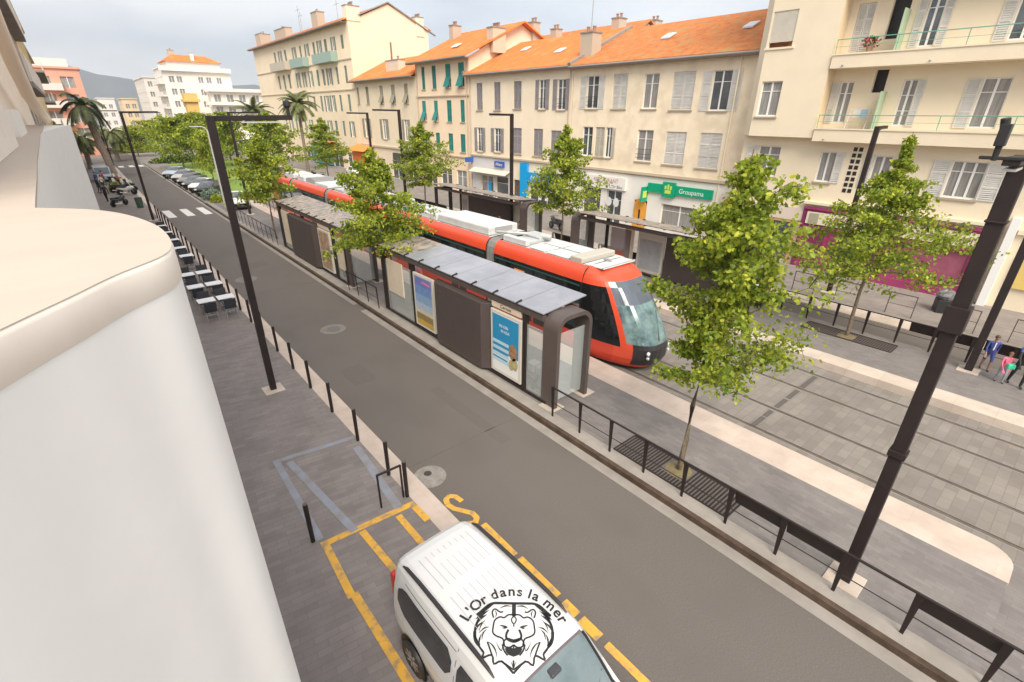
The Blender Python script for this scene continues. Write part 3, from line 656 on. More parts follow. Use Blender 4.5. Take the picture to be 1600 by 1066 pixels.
# ================================================================ VAN
vt=thing('van','white van parked in the yellow bay, a black lion emblem on its roof','van',(2.9,5.62,0),rz=R(1.5))
vp=mat('van_paint',(.64,.635,.63),ro=.22,spec=.6)
ST=[0,.06,.16,.3,.55,.9,1.3,1.8,2.3,2.7,2.95,3.2,3.5,3.75,4.1,4.3,4.4]
ZR=[1.62,1.74,1.80,1.835,1.86,1.87,1.875,1.87,1.865,1.845,1.75,1.58,1.36,1.14,1.0,.86,.6]
WF=[.80,.88,.935,.96,.985,1,1,1,1,1,1,1,.99,.97,.9,.78,.6]
def interp(xs,vs,x):
    if x<=xs[0]: return vs[0]
    for i in range(len(xs)-1):
        if x<=xs[i+1]: return vs[i]+(vs[i+1]-vs[i])*(x-xs[i])/(xs[i+1]-xs[i])
    return vs[-1]
def vring(s_):
    zr=interp(ST,ZR,s_); wf=interp(ST,WF,s_); top=lambda z,lim: min(z,zr-lim)
    p=[(.82,.25),(.90,.42),(.925,.62),(.925,top(.85,.12)),(.905,top(1.02,.10))]
    if zr>1.25: p+=[(.865,1.02+(zr-1.02)*.38),(.80,1.02+(zr-1.02)*.70),(.755,zr-.12),(.70,zr-.055),(.60,zr-.02),(.3,zr-.004),(0,zr)]
    else: p+=[(.88,zr-.08),(.84,zr-.06),(.78,zr-.045),(.70,zr-.03),(.6,zr-.015),(.3,zr-.004),(0,zr)]
    return [(x*wf,z) for x,z in p]
def vx(s_,z):
    p=vring(s_)
    for i in range(len(p)-1):
        if p[i][1]<=z<=p[i+1][1]: 
            q=(z-p[i][1])/max(1e-6,p[i+1][1]-p[i][1]); return p[i][0]+(p[i+1][0]-p[i][0])*q
    return p[-1][0]
body=MB(); SS=[]
for i in range(len(ST)-1):
    n=3 if ST[i+1]-ST[i]>.2 else 2
    SS+=[ST[i]+(ST[i+1]-ST[i])*k/n for k in range(n)]
SS.append(ST[-1])
rings=[]
for s_ in SS:
    r=vring(s_); rings.append([(x,-s_,z) for x,z in r]+[(-x,-s_,z) for x,z in r[::-1][1:]])
ng=len(rings[0]); ws=MB()
for i in range(len(rings)-1):
    for j in range(ng-1):
        q=[rings[i][j],rings[i][j+1],rings[i+1][j+1],rings[i+1][j]]
        jj=min(j,ng-2-j)
        if 2.86<=SS[i]<3.7 and jj>=8: ws.add(q,[(0,1,2,3)],mat('van_windscreen',(.10,.14,.15),(.17,.21,.22),s=1.2,ro=.06,spec=.9))  # noise tones paint a reflection into the glass colour
        else: body.add(q,[(0,1,2,3)],vp)
body.add(rings[0],[tuple(range(ng))[::-1]],vp); body.add(rings[-1],[tuple(range(ng))],'black')
body.box(-.78,.78,-4.2,-.1,.16,.27,'black')
ob=body.build('body',vt,smooth=True,sharp=50); ws.build('windscreen',vt,smooth=True)
def vpanel(s0,s1,zl,zh,m,name,off=.006,n=12,sides=(-1,1)):
    for sg in sides:
        g=[]
        for i in range(n+1):
            s_=s0+(s1-s0)*i/n; a=zl(i/n); c=zh(i/n); g.append([(sg*(vx(s_,z)+off),-s_,z) for z in [a+(c-a)*k/5 for k in range(6)]])
        MB().grid(g,m).build(name,vt,smooth=True)
vg=mat('van_side_glass',(.035,.033,.033),(.06,.06,.062),s=1.3,ro=.12,spec=.6)
rim=mat('black_trim',(.012,.012,.012),ro=.35)
def win1(s0,s1,rnd0,rnd1,z0,z1):
    zl=lambda q: z0+(.13*(1-q/rnd0)**2 if q<rnd0 else 0)+(.0 if q<1-rnd1 else .17*((q-1+rnd1)/rnd1)**1.5)
    zh=lambda q: z1-(.14*(1-q/rnd0)**2 if q<rnd0 else 0)-(.0 if q<1-rnd1 else .13*((q-1+rnd1)/rnd1)**2.5)
    return zl,zh
zl,zh=win1(.32,1.85,.18,.10,1.06,1.555)
vpanel(.32,1.85,zl,zh,vg,'side_window')
zl,zh=win1(1.98,2.62,.05,.1,1.05,1.55); vpanel(1.98,2.62,zl,zh,vg,'side_window')
vpanel(2.68,3.3,lambda q:1.04,lambda q:1.5-.38*q,vg,'side_window')
# seams
for s_ in (1.92,2.95): vpanel(s_,s_+.012,lambda q:.35,lambda q:1.72 if s_<2.5 else 1.1,rim,'door_seam',off=.003,n=2)
vpanel(.5,1.9,lambda q:1.64,lambda q:1.652,rim,'roof_seam',off=.003,n=14)
for sg in (-1,1):
    MB().bar((sg*.94,-1.95,.92),(sg*.94,-2.15,.92),.03,.05,vp).build('handle',vt,bevel=.01)
    b=MB(); path=[(sg*.685,-.32,interp(ST,ZR,.32)-.035),(sg*.685,-.45,interp(ST,ZR,.45)+.005)]+[(sg*.683,-s_,interp(ST,ZR,s_)+.012) for s_ in (.8,1.3,1.8,2.2)]+[(sg*.68,-2.45,interp(ST,ZR,2.45)-.0),(sg*.68,-2.58,interp(ST,ZR,2.58)-.04)]
    b.tube(path,[.015,.03,.034,.034,.034,.033,.026,.012],mat('roof_rail',(.03,.027,.032),ro=.4),n=8); b.build('roof_rail',vt,smooth=True)
    b=MB(); b.box(sg*.74-.05,sg*.74+.05,-.10,.015,.95,1.45,mat('tail_lamp',(.45,.02,.02),ro=.2)); b.build('tail_light',vt,bevel=.02)
    b=MB(); b.box(sg*.7-.12,sg*.7+.12,-4.36,-4.2,.68,.82,mat('headlight',(.75,.78,.8),ro=.15)); b.build('headlight',vt,bevel=.02)
    b=MB(); b.tube([(sg*.88,-3.8,.9),(sg*.97,-3.8,.94)],.03,'black'); b.box(sg*1.0-.08,sg*1.0+.08,-3.87,-3.77,.88,1.06,vp); b.build('mirror',vt,bevel=.02)
    for s_ in (.82,3.55):
        b=MB(); b.lathe([(.0,0),(.40,0)],rim,(sg*.926,-s_,.36),n=28,axis='x'); b.build('wheel_arch',vt)
        wh=MB().lathe([(.20,-.1),(.31,-.1),(.33,-.06),(.33,.06),(.31,.1),(.2,.1)],'black',(sg*.87,-s_,.33),n=28,axis='x').build('wheel',vt,smooth=True)
        b=MB(); b.lathe([(.205,.02),(.19,-.0)],'grey',(sg*(.955),-s_,.33),n=24,axis='x')
        for k in range(9):
            a=2*PI*k/9; b.bar((sg*.965,-s_+.04*math.cos(a),.33+.04*math.sin(a)),(sg*.965,-s_+.195*math.cos(a),.33+.195*math.sin(a)),.04,.012,'grey',up=(1,0,0))
        b.build('rim',wh)
for sg in (-1,1):
    pth=[(sg*(vx(s_,interp(ST,ZR,s_)-.05)+.0),-s_,interp(ST,ZR,s_)-.045) for s_ in (2.88,2.95,3.2,3.45,3.7)]
    b=MB(); b.tube(pth,.022,rim,n=6); b.build('pillar_trim',vt,smooth=True)
b=MB(); b.box(-.09,.09,-3.05,-2.93,1.70,1.765,mat('sensor_black',(.05,.05,.055),ro=.4)); b.build('sensor_housing',vt,bevel=.02)
b=MB(); b.tube([(-.7,-3.6,1.262),(-.1,-3.3,1.50)],.012,rim,n=5); b.tube([(.1,-3.6,1.29),(.62,-3.3,1.47)],.012,rim,n=5); b.build('wiper',vt)
b=MB(); b.grid([[(x,-s_,interp(ST,ZR,s_)-abs(x)**2*.06+.006) for x in [-.66+.11*k for k in range(13)]] for s_ in (2.85,2.88)],mat('screen_seal',(.12,.09,.10),ro=.5)); b.build('screen_seal',vt,smooth=True)
# roof ribs
b=MB()
for k in range(-4,5):
    x=k*.115
    for a,c in ((.42,1.12),(1.3,2.0 if abs(k)>2 else 1.75)):
        b.add([(x-.004,-a,interp(ST,ZR,a)-abs(x)*.013+.007),(x+.004,-a,interp(ST,ZR,a)-abs(x)*.013+.007),(x+.004,-c,interp(ST,ZR,c)-abs(x)*.013+.007),(x-.004,-c,interp(ST,ZR,c)-abs(x)*.013+.007)],[(0,1,2,3)],mat('rib_grey',(.38,.38,.39),ro=.4))
b.build('roof_rib',vt)
# emblem and lettering on the roof (own drawing units; origin at the middle of the face)
def roofz(x,y):
    s_=-y; r=vring(s_); ax=abs(x); 
    for i in range(len(r)-1,4,-1):
        if r[i][0]<=ax<=r[i-1][0]: q=(ax-r[i][0])/max(1e-6,r[i-1][0]-r[i][0]); return r[i][1]+(r[i-1][1]-r[i][1])*q
    return interp(ST,ZR,s_)
ca,sa=math.cos(-R(1.5)),math.sin(-R(1.5))
def emb(px,py,dz=.006):
    wx=2.827+(px-383)*.00182-(py-790)*.00157-2.9; wy=3.274-(px-383)*.00152-(py-790)*.00183-5.62
    x=wx*ca-wy*sa; y=wx*sa+wy*ca
    return (x,y,roofz(x,y)+dz)
ink=mat('emblem_black',(.012,.012,.013),ro=.5)
eb=MB()
def stroke(pts,wd=5,sym=True,taper=False):
    for mir in ((0,1) if sym else (0,)):
        P=[Vector((766-x if mir else x,y)) for x,y in pts]; Q=[]
        for i in range(len(P)-1):
            p0,p1,p2,p3=P[max(i-1,0)],P[i],P[i+1],P[min(i+2,len(P)-1)]
            for k in range(3):
                q=k/3; Q.append(.5*((2*p1)+(-p0+p2)*q+(2*p0-5*p1+4*p2-p3)*q*q+(-p0+3*p1-3*p2+p3)*q**3))
        Q.append(P[-1]); n=len(Q); l=[];r=[]
        for i,p in enumerate(Q):
            t_=(Q[min(i+1,n-1)]-Q[max(i-1,0)]); t_=t_.normalized() if t_.length>0 else Vector((1,0)); nn=Vector((-t_.y,t_.x)); ww=wd*.92*((1-.85*abs(2*i/(n-1)-1)) if taper else 1)
            l.append(emb(*(p+nn*ww))); r.append(emb(*(p-nn*ww)))
        eb.add(l+r,[(i,i+1,n+i+1,n+i) for i in range(n-1)],ink)
def fill(pts,sym=True):
    for mir in ((0,1) if sym else (0,)):
        eb.add([emb(766-x if mir else x,y) for x,y in pts],[tuple(range(len(pts)))],ink)
stroke([(383,598),(300,597),(258,598),(225,612),(185,650),(160,672)],9); stroke([(160,672),(200,655),(178,690),(160,735),(156,775)],8)
stroke([(156,775),(175,735),(210,710)],6,taper=True); stroke([(156,770),(158,800),(168,828),(188,850)],10)
stroke([(188,850),(186,815),(196,785)],6,taper=True); stroke([(168,828),(195,865),(215,890),(208,915),(262,902),(275,948),(318,935),(383,995)],6)
stroke([(262,902),(245,860),(232,830)],5); stroke([(232,830),(258,845),(282,880),(290,915)],5,taper=True); stroke([(318,935),(350,955),(383,978)],4)
fill([(225,612),(260,604),(238,625),(205,655),(235,640),(195,680),(225,668),(185,705),(160,735),(175,690),(152,700),(185,655)])
fill([(188,850),(150,800),(158,770),(166,800),(180,825),(205,880),(222,905),(200,880)])
stroke([(262,690),(252,655),(268,635),(300,655),(318,652)],5); stroke([(268,645),(278,665),(272,690)],4,taper=True)
stroke([(383,672),(350,672),(325,690),(300,685),(270,705),(262,745),(262,780),(285,800),(320,815),(330,850)],5)
stroke([(296,632),(330,615),(370,618)],5,taper=True); stroke([(215,700),(190,735),(180,770)],4,taper=True); stroke([(225,760),(205,780),(200,820)],5,taper=True); stroke([(240,745),(210,752),(180,780)],5,taper=True)
stroke([(383,598),(383,680)],13,sym=False); stroke([(383,680),(368,702),(383,728),(398,702),(383,680)],4,sym=False); stroke([(383,728),(383,745)],4,sym=False)
fill([(298,735),(325,737),(350,748),(330,758),(312,752),(330,748),(315,744)]); stroke([(300,735),(345,745)],5,taper=True)
stroke([(352,762),(340,790),(342,812),(360,825),(383,832)],7); fill([(338,805),(383,818),(383,836),(355,828)])
stroke([(342,812),(325,835),(335,858),(362,862),(383,848)],5); fill([(333,868),(360,860),(383,868),(383,912),(355,902),(340,885)])
stroke([(383,848),(383,868)],4,sym=False); stroke([(318,845),(330,880),(350,905)],5); stroke([(383,930),(383,970)],5,sym=False); stroke([(370,935),(383,975)],3,taper=True)
stroke([(282,830),(300,865),(315,880),(318,860)],4,taper=True)
eb.build('lion_emblem',vt)
def arc_text(s_,cx_,cy_,rad,a0,a1,size):
    wd={"'":.28,'l':.28,' ':.30,'L':.58,'O':.8,'r':.4,'m':.9,'s':.52}
    ws_=[wd.get(c_,.6) for c_ in s_]; tot=sum(ws_); acc=0; mb=MB()
    for c_,wv in zip(s_,ws_):
        a=a0+(a1-a0)*(acc+wv/2)/tot; acc+=wv
        if c_==' ': continue
        cu=bpy.data.curves.new('t','FONT'); cu.body=c_; cu.size=size; cu.align_x='CENTER'; cu.offset=.022*size; cu.resolution_u=3; ob_=bpy.data.objects.new('t',cu); C.objects.link(ob_); bpy.context.view_layer.update()
        me=bpy.data.meshes.new_from_object(ob_.evaluated_get(bpy.context.evaluated_depsgraph_get()))
        ra=R(a); ux,uy=math.cos(ra),math.sin(ra)   # a = rotation clockwise in drawing units
        bx,by=cx_+rad*math.sin(ra),cy_-rad*math.cos(ra)
        vs=[emb(bx+p.co.x*ux+p.co.y*uy,by+p.co.x*uy-p.co.y*ux,.007) for p in me.vertices]
        mb.add(vs,[tuple(f.vertices) for f in me.polygons],ink); bpy.data.objects.remove(ob_)
    return mb
arc_text("L'Or dans la mer",383,852,306,-64,64,94).build('roof_lettering',vt)

# ================================================================ BUILDINGS
def wallmat(n,c,v=.95,st=(.6,.48,.36),wv=None): return mat(n,c,tuple(x*v for x in c),s=.8,ro=.9,bump=.05,bs=30,c3=tuple(c[i]*.92 for i in range(3)),s3=.35,wave=wv)
def wallgrid(b,o,u,n,U0,U1,Z0,Z1,holes,m,dep=.22,rm=None):
    o=Vector(o);u=Vector(u);n=Vector(n); P=lambda a,w_,z:o+u*a+n*w_+Vector((0,0,z))
    us=sorted({U0,U1}|{h[0] for h in holes}|{h[1] for h in holes}); zs_=sorted({Z0,Z1}|{h[2] for h in holes}|{h[3] for h in holes})
    us=[a for a in us if U0<=a<=U1]; zs_=[a for a in zs_ if Z0<=a<=Z1]
    for i in range(len(us)-1):
        for j in range(len(zs_)-1):
            a,c=(us[i]+us[i+1])/2,(zs_[j]+zs_[j+1])/2
            if any(h[0]<a<h[1] and h[2]<c<h[3] for h in holes): continue
            b.quad(P(us[i],0,zs_[j]),P(us[i+1],0,zs_[j]),P(us[i+1],0,zs_[j+1]),P(us[i],0,zs_[j+1]),m)
    for h in holes:
        a,c,z0,z1=h[:4]
        b.quad(P(a,0,z0),P(a,-dep,z0),P(a,-dep,z1),P(a,0,z1),m); b.quad(P(c,0,z0),P(c,0,z1),P(c,-dep,z1),P(c,-dep,z0),m)
        b.quad(P(a,0,z1),P(a,-dep,z1),P(c,-dep,z1),P(c,0,z1),m); b.quad(P(a,0,z0),P(c,0,z0),P(c,-dep,z0),P(a,-dep,z0),m)
def louv(n,c): return mat(n,c,tuple(x*.88 for x in c),s=2,ro=.6,wave=('Z',7,.8))
SH=dict(grey=louv('shutter_grey',(.40,.37,.38)),white=louv('shutter_white',(.86,.83,.77)),teal=louv('shutter_teal',(.03,.30,.27)),khaki=louv('shutter_khaki',(.42,.39,.30)),sage=louv('shutter_sage',(.30,.36,.31)),cream=louv('shutter_cream',(.68,.63,.53)))
def shut(par,o,u,n,a,c,w0,w1,z0,z1,m):
    b=MB(); s_=min(.055,(c-a)*.16); b.fbox(o,u,n,a,a+s_,w0,w1,z0,z1,m); b.fbox(o,u,n,c-s_,c,w0,w1,z0,z1,m)
    for zz in (z0,z0+(z1-z0)*.33,z0+(z1-z0)*.66,z1-.07): b.fbox(o,u,n,a+s_,c-s_,w0,w1-.002,zz,zz+.07,m)
    k=int((z1-z0)/.085)
    for i in range(k):
        zz=z0+.02+(z1-z0-.04)*i/k; O=Vector(o);U=Vector(u);Nn=Vector(n); P=lambda x,y_,z:O+U*x+Nn*y_+Vector((0,0,z))
        b.quad(P(a+s_,w1-.008,zz),P(c-s_,w1-.008,zz),P(c-s_,w0+.004,zz+.07),P(a+s_,w0+.004,zz+.07),m)
    b.fbox(o,u,n,a+s_,c-s_,w0,w0+.003,z0,z1,m)
    return b.build('shutter',par)
def window(par,o,u,n,a,c,z0,z1,kind='open',sh='white',fr='white',gl='glass',mull=1,trans=1,sill=True,dep=.16,rail=False,label=None):
    fm=A(fr); t=.055
    if kind=='closed':
        h=(a+c)/2; shut(par,o,u,n,a+.01,h-.012,-.10,-.05,z0+.01,z1-.01,SH[sh])
        shut(par,o,u,n,h+.012,c-.01,-.10,-.05,z0+.01,z1-.01,SH[sh])
        if sill: MB().fbox(o,u,n,a-.08,c+.08,.0,.09,z0-.09,z0,mat('sill_stone',(.42,.34,.25),ro=.8)).build('window_sill',par)
        return
    b=MB(); b.fbox(o,u,n,a,a+t,-dep,-dep+.06,z0,z1,fm); b.fbox(o,u,n,c-t,c,-dep,-dep+.06,z0,z1,fm); b.fbox(o,u,n,a+t,c-t,-dep,-dep+.06,z0,z0+t*1.4,fm); b.fbox(o,u,n,a+t,c-t,-dep,-dep+.06,z1-t,z1,fm)
    for k in range(mull):
        x=a+(c-a)*(k+1)/(mull+1); b.fbox(o,u,n,x-.045,x+.045,-dep,-dep+.065,z0+t*1.4,z1-t,fm)
    for k in range(trans):
        zz=z0+(z1-z0)*(.72 if trans==1 else (k+1)/(trans+1)); b.fbox(o,u,n,a+t,c-t,-dep+.001,-dep+.05,zz-.018,zz+.018,fm)
    w_=b.build('window',par)
    if label: w_['label']=label
    b=MB(); O=Vector(o);U=Vector(u);Nn=Vector(n); P=lambda x,y_,z:O+U*x+Nn*y_+Vector((0,0,z)); b.quad(P(a,-dep+.02,z0),P(c,-dep+.02,z0),P(c,-dep+.02,z1),P(a,-dep+.02,z1),gl); b.build('pane',w_)
    if sill: MB().fbox(o,u,n,a-.08,c+.08,0,.09,z0-.09,z0,mat('sill_stone',(.42,.34,.25),ro=.8)).build('window_sill',w_)
    hw_=(c-a)/2
    if kind in('open','openL','openR'):
        if kind!='openR': shut(w_,o,u,n,a-hw_-.03,a-.02,.01,.05,z0,z1,SH[sh])
        if kind!='openL': shut(w_,o,u,n,c+.02,c+hw_+.03,.01,.05,z0,z1,SH[sh])
    if kind=='awning':
        zm=z0+(z1-z0)*.48; b=MB(); b.fbox(o,u,n,a,c,-.06,-.02,zm,z1,SH[sh]); b.build('shutter',w_)
        b=MB(); p=[P(a,-.02,zm),P(c,-.02,zm),P(c,.42,z0+.12),P(a,.42,z0+.12)]; b.prism(p,tuple(Nn*.03),SH[sh]); b.build('shutter',w_)
    if rail:
        b=MB(); 
        for zz in (.25,.5,.85): b.fbox(o,u,n,a,c,.0,.03,z0+zz,z0+zz+.025,'steel')
        b.build('guard_rail',w_)
def tiles(n,c,c2,c3,s3): return mat(n,c,c2,s=2.2,ro=.9,wave=('Y',5.2,.9),c3=c3,s3=s3,detail=8,bump=.3,bs=9)
TB=tiles('new_tiles',(.80,.25,.055),(.70,.20,.045),(.83,.29,.08),.8)
TA=tiles('aged_tiles',(.74,.24,.06),(.52,.17,.05),(.50,.28,.10),1.3)
TC=tiles('tiles',(.72,.23,.06),(.60,.19,.06),(.66,.30,.12),.9)
def roof(t,y0,y1,xf,zf,xr,zr_,m,xb=None,zb=None,name='roof'):
    b=MB(); xb=xb or 2*xr-xf; zb=zb if zb is not None else zf
    for (xa,za,xc,zc) in ((xf,zf,xr,zr_),(xr,zr_,xb,zb)): b.prism([(xa,y0,za),(xa,y1,za),(xc,y1,zc),(xc,y0,zc)],(0,0,.14),m)
    o=b.build(name,t); return o
def gutter(t,y0,y1,x,z): 
    b=MB(); b.tube([(x,y0,z),(x,y1,z)],.075,mat('zinc',(.30,.29,.27),ro=.5,me=.3)); b.build('gutter',t,smooth=True)
    b=MB(); b.box(x,x+.55,y0,y1,z-.13,z-.05,mat('eave_wood',(.26,.19,.14),ro=.8)); b.build('eave',t)
def chimney(par,x,y,z0,z1,wx=.8,wy=1.1,m=None,pots=3,label=None):
    m=m or wallmat('chimney_render',(.50,.42,.33)); b=MB(); b.box(x-wx/2,x+wx/2,y-wy/2,y+wy/2,z0,z1,m); b.box(x-wx/2-.06,x+wx/2+.06,y-wy/2-.06,y+wy/2+.06,z1,z1+.1,'conc')
    for k in range(pots):
        yy=y-wy/2+wy*(k+.5)/pots; b.lathe([(.11,z1+.1),(.12,z1+.4),(.16,z1+.42),(.16,z1+.5),(0,z1+.52)],mat('pot_clay',(.35,.22,.16),ro=.8),(x,yy,0),n=8)
    o=b.build('chimney',par); return o
UY=(0,1,0); NX=(-1,0,0)
# --- B2: old house, aged roof
cre=mat('cream_wall_old',(.87,.75,.57),(.81,.68,.50),s=1.4,ro=.9,bump=.06,bs=30,c3=(.74,.62,.46),s3=.7); cre2=wallmat('cream_wall',(.86,.74,.57))
def house(name,label,y0,y1,z1,wins,m,xw=33,depth=14,z0=0,group=None,sides=True):
    t=thing(name,label,'building',(0,0,0),group)
    holes=[w_[:4] for w_ in wins]
    b=MB(); wallgrid(b,(xw,0,0),UY,NX,y0,y1,z0,z1,holes,m)
    b.quad((xw,y0,z0),(xw+depth,y0,z0),(xw+depth,y0,z1),(xw,y0,z1),m); b.quad((xw,y1,z0),(xw,y1,z1),(xw+depth,y1,z1),(xw+depth,y1,z0),m); b.quad((xw+depth,y0,z0),(xw+depth,y1,z0),(xw+depth,y1,z1),(xw+depth,y0,z1),m)
    b.build('wall',t)
    for w_ in wins:
        k=w_[4] if len(w_)>4 else {}
        if k is not None: window(t,(xw,0,0),UY,NX,*w_[:4],**k)
    return t
def gable(b,y,xf,zf,xr,zr_,xb,m): b.add([(xf,y,zf),(xb,y,zf),(xr,y,zr_)],[(0,1,2)],m)
W=[(28.7,29.95,8.69,11.05,dict(kind='open',sh='white',rail=True)),(25.9,27.25,8.69,11.05,dict(kind='closed',sh='white')),(23.15,24.4,8.68,10.95,dict(kind='none',gl='gcurt')),(20.3,22.0,8.6,10.95,dict(kind='closed',sh='white')),(17.75,19.05,8.55,10.9,dict(kind='open',sh='white')),
 (29.0,30.1,5.1,7.35,dict(kind='none',gl='glass')),(27.75,28.7,5.1,7.35,dict(kind='closed',sh='cream')),(26.95,27.6,5.1,7.35,dict(kind='openL',sh='cream')),(23.1,24.5,5.05,7.25,dict(kind='none',gl='gcurt',rail=True)),(20.35,22.0,5.0,7.2,dict(kind='closed',sh='white')),(17.7,19.3,4.95,7.2,dict(kind='closed',sh='white')),
 (25.4,26.95,.0,2.62,dict(kind='none',sill=False,trans=1)),(27.6,29.6,.3,2.6,dict(kind='none',sill=False,mull=0)),(22.9,24.1,.0,2.2,None),(18.5,21.6,.5,2.2,dict(kind='none',sill=False,gl='gcurt')),(15.6,17.6,.5,2.3,dict(kind='none',sill=False))]
B2=house('town_house','cream house under the aged mottled orange roof, white shutters, green shop sign below',14.5,31.45,11.75,W,cre)
b=MB(); rendw=mat('shop_white',(.76,.73,.68),(.80,.77,.72),s=1,ro=.8)
def facing(y0,y1,z0,z1,holes,m,name,t,xo=32.96): 
    b=MB(); wallgrid(b,(xo,0,0),UY,NX,y0,y1,z0,z1,holes,m,dep=.03); b.build(name,t)
facing(14.6,30.8,.0,4.0,[(25.4,26.95,.0,2.62),(27.6,29.6,.3,2.6),(22.9,24.1,.0,2.2),(18.5,21.6,.5,2.2),(15.6,17.6,.5,2.3)],rendw,'shopfront',B2)
MB().box(32.8,33.0,14.5,31.45,4.1,4.28,mat('string_course',(.52,.44,.33),ro=.85)).build('cornice',B2)
roof(B2,14.5,31.5,32.45,11.72,40,14.95,TA); gutter(B2,14.5,31.5,32.4,11.72)
b=MB(); b.bar((32.45,31.55,11.95),(40,31.55,15.2),.3,.2,'conc',up=(0,0,1)); b.build('roof_verge',B2); b=MB(); b.tube([(32.9,17.3,.2),(32.9,17.3,11.6)],.05,cre2); b.build('downpipe',B2,smooth=True)
chimney(B2,34.6,31.3,12.4,14.2,1.1,1.3,pots=2)
for (yy,xx) in ((25.2,36),(19.0,36.2)):
    b=MB(); zz=11.86+(xx-32.45)*.4278; b.prism([(xx,yy-.35,zz+.05),(xx,yy+.35,zz+.05),(xx+.9,yy+.35,zz+.43),(xx+.9,yy-.35,zz+.43)],(0,0,.1),'lgrey'); b.build('skylight',B2)
t=thing('tv_aerial','tall thin aerial mast on the chimney between the two orange roofs','aerial',(34.6,31.3,14.2))
b=MB(); b.tube([(0,0,0),(0,0,3.6)],.03,'grey'); b.tube([(-.1,1.3,3.1),(.1,-1.4,3.7)],.02,'grey'); b.tube([(-.1,1.1,3.9),(0,0,3.3)],.02,'grey')
for k in range(6):
    yy=-1.3+.45*k; b.tube([(-.35,yy,3.66-.1*k),(.35,yy,3.66-.1*k)],.014,'grey',n=5)
b.build('mast',t)
# signs on B2
gr=mat('sign_green',(.0,.32,.17),ro=.4)
sg=MB(); sg.box(32.78,32.95,17.6,22.9,2.95,3.6,gr); q=sg.build('sign_panel',B2)
text('Groupama',.46,(32.775,19.2,3.26),(0,-1,0),(0,0,1),'white',parent=q,ext=.003)
b=MB(); b.box(32.7,32.95,20.55,21.55,2.75,3.8,gr); b.build('sign_badge',B2)
yg=mat('sign_yellow_green',(.55,.70,.10),ro=.4); b=MB(); b.box(32.68,32.699,20.8,21.3,3.0,3.25,yg); b.box(32.68,32.699,20.75,20.9,3.3,3.55,yg); b.box(32.68,32.699,21.2,21.35,3.3,3.55,yg); b.box(32.68,32.699,20.98,21.12,3.3,3.65,yg); b.build('sign_motif',B2)
b=MB(); b.box(32.2,32.95,22.95,23.05,2.2,3.3,gr); b.box(32.35,32.8,22.93,22.949,2.5,3.0,yg); b.build('projecting_sign',B2)
b=MB(); b.box(32.75,32.95,25.0,29.2,2.75,3.7,rendw); q=b.build('sign_panel',B2)
text('RESTAURANT',.42,(32.745,27.0,3.38),(0,-1,0),(0,0,1),mat('sign_rose',(.50,.22,.24),ro=.5),parent=q,ext=.003); text("L'Or Bleu",.34,(32.745,25.9,2.95),(0,-1,0),(0,0,1),mat('sign_navy',(.10,.12,.25),ro=.5),parent=q,ext=.003)
b=MB()
for yc in (25.8,26.55): b.add([(32.8,yc+.3*math.cos(k*PI/10),1.75+.36*math.sin(k*PI/10)) for k in range(20)],[tuple(range(20))],'lgrey')
b.build('window_sticker',B2)
# orange arched door
odr=mat('orange_door',(.78,.36,.05),(.70,.31,.05),s=3,ro=.5); b=MB(); pts=[(32.9,22.95,0),(32.9,24.05,0),(32.9,24.05,1.75)]+[(32.9,23.5+.55*math.cos(a),1.75+.6*math.sin(a)) for a in [PI*k/8 for k in range(1,8)]]+[(32.9,22.95,1.75)]
b.prism(pts,(.12,0,0),odr); q=b.build('door',B2); MB().box(32.88,32.9,23.42,23.56,.3,1.5,'black').build('door_pane',q)
# --- B1
gs=dict(sh='grey')
W=[(44.0,45.0,8.57,11.05,dict(kind='closed',sh='grey')),(41.1,42.1,8.57,11.03,dict(kind='closed',sh='grey')),(38.0,39.1,8.7,11.0,dict(kind='closed',sh='grey')),(34.75,35.6,8.65,11.0,dict(kind='open',sh='grey',rail=True)),(32.3,33.3,8.6,10.95,dict(kind='open',sh='grey',rail=True)),
 (44.1,45.0,4.6,6.95,dict(kind='open',sh='grey',rail=True)),(41.1,42.1,4.7,6.95,dict(kind='open',sh='grey',rail=True)),(37.9,39.2,4.73,7.04,dict(kind='closed',sh='grey')),(34.95,36.2,4.7,7.04,dict(kind='closed',sh='grey')),(32.6,33.9,4.72,6.96,dict(kind='closed',sh='grey')),
 (42.3,44.5,.0,2.3,dict(kind='none',sill=False,gl='gcurt')),(39.8,41.9,.0,2.4,dict(kind='none',sill=False,mull=0)),(33.0,36.6,.2,2.2,dict(kind='none',sill=False,mull=2)),(37.8,39.0,0,2.3,dict(kind='none',sill=False,fr=mat('brown_frame',(.24,.12,.06),ro=.6)))]
B1=house('town_house','cream house with grey shutters and a bright orange roof, blue shopfront below',31.5,46.2,11.85,W,cre2)
roof(B1,31.7,46.6,32.5,11.8,40,15.1,TB); gutter(B1,31.6,46.6,32.45,11.8)
MB().box(32.82,33.0,31.5,46.2,4.15,4.3,mat('string_course',(.52,.44,.33),ro=.85)).build('cornice',B1)
b=MB(); b.bar((32.5,46.7,12.0),(40,46.7,15.3),.28,.2,'conc'); b.build('roof_verge',B1)
for (yy,xx) in ((42.5,37),(36.0,35.4)):
    b=MB(); zz=11.94+(xx-32.5)*.44; b.prism([(xx,yy-.4,zz+.05),(xx,yy+.4,zz+.05),(xx+.8,yy+.4,zz+.4),(xx+.8,yy-.4,zz+.4)],(0,0,.08),'lgrey'); b.build('skylight',B1)
sgrey=mat('shop_grey_white',(.62,.61,.62),ro=.6); sbl=mat('sign_blue',(.03,.10,.42),ro=.4); cyn=mat('sign_cyan',(.0,.33,.72),ro=.4)
facing(39.4,46.0,.0,4.1,[(42.3,44.5,0,2.3),(39.8,41.9,0,2.4)],sgrey,'shopfront',B1)
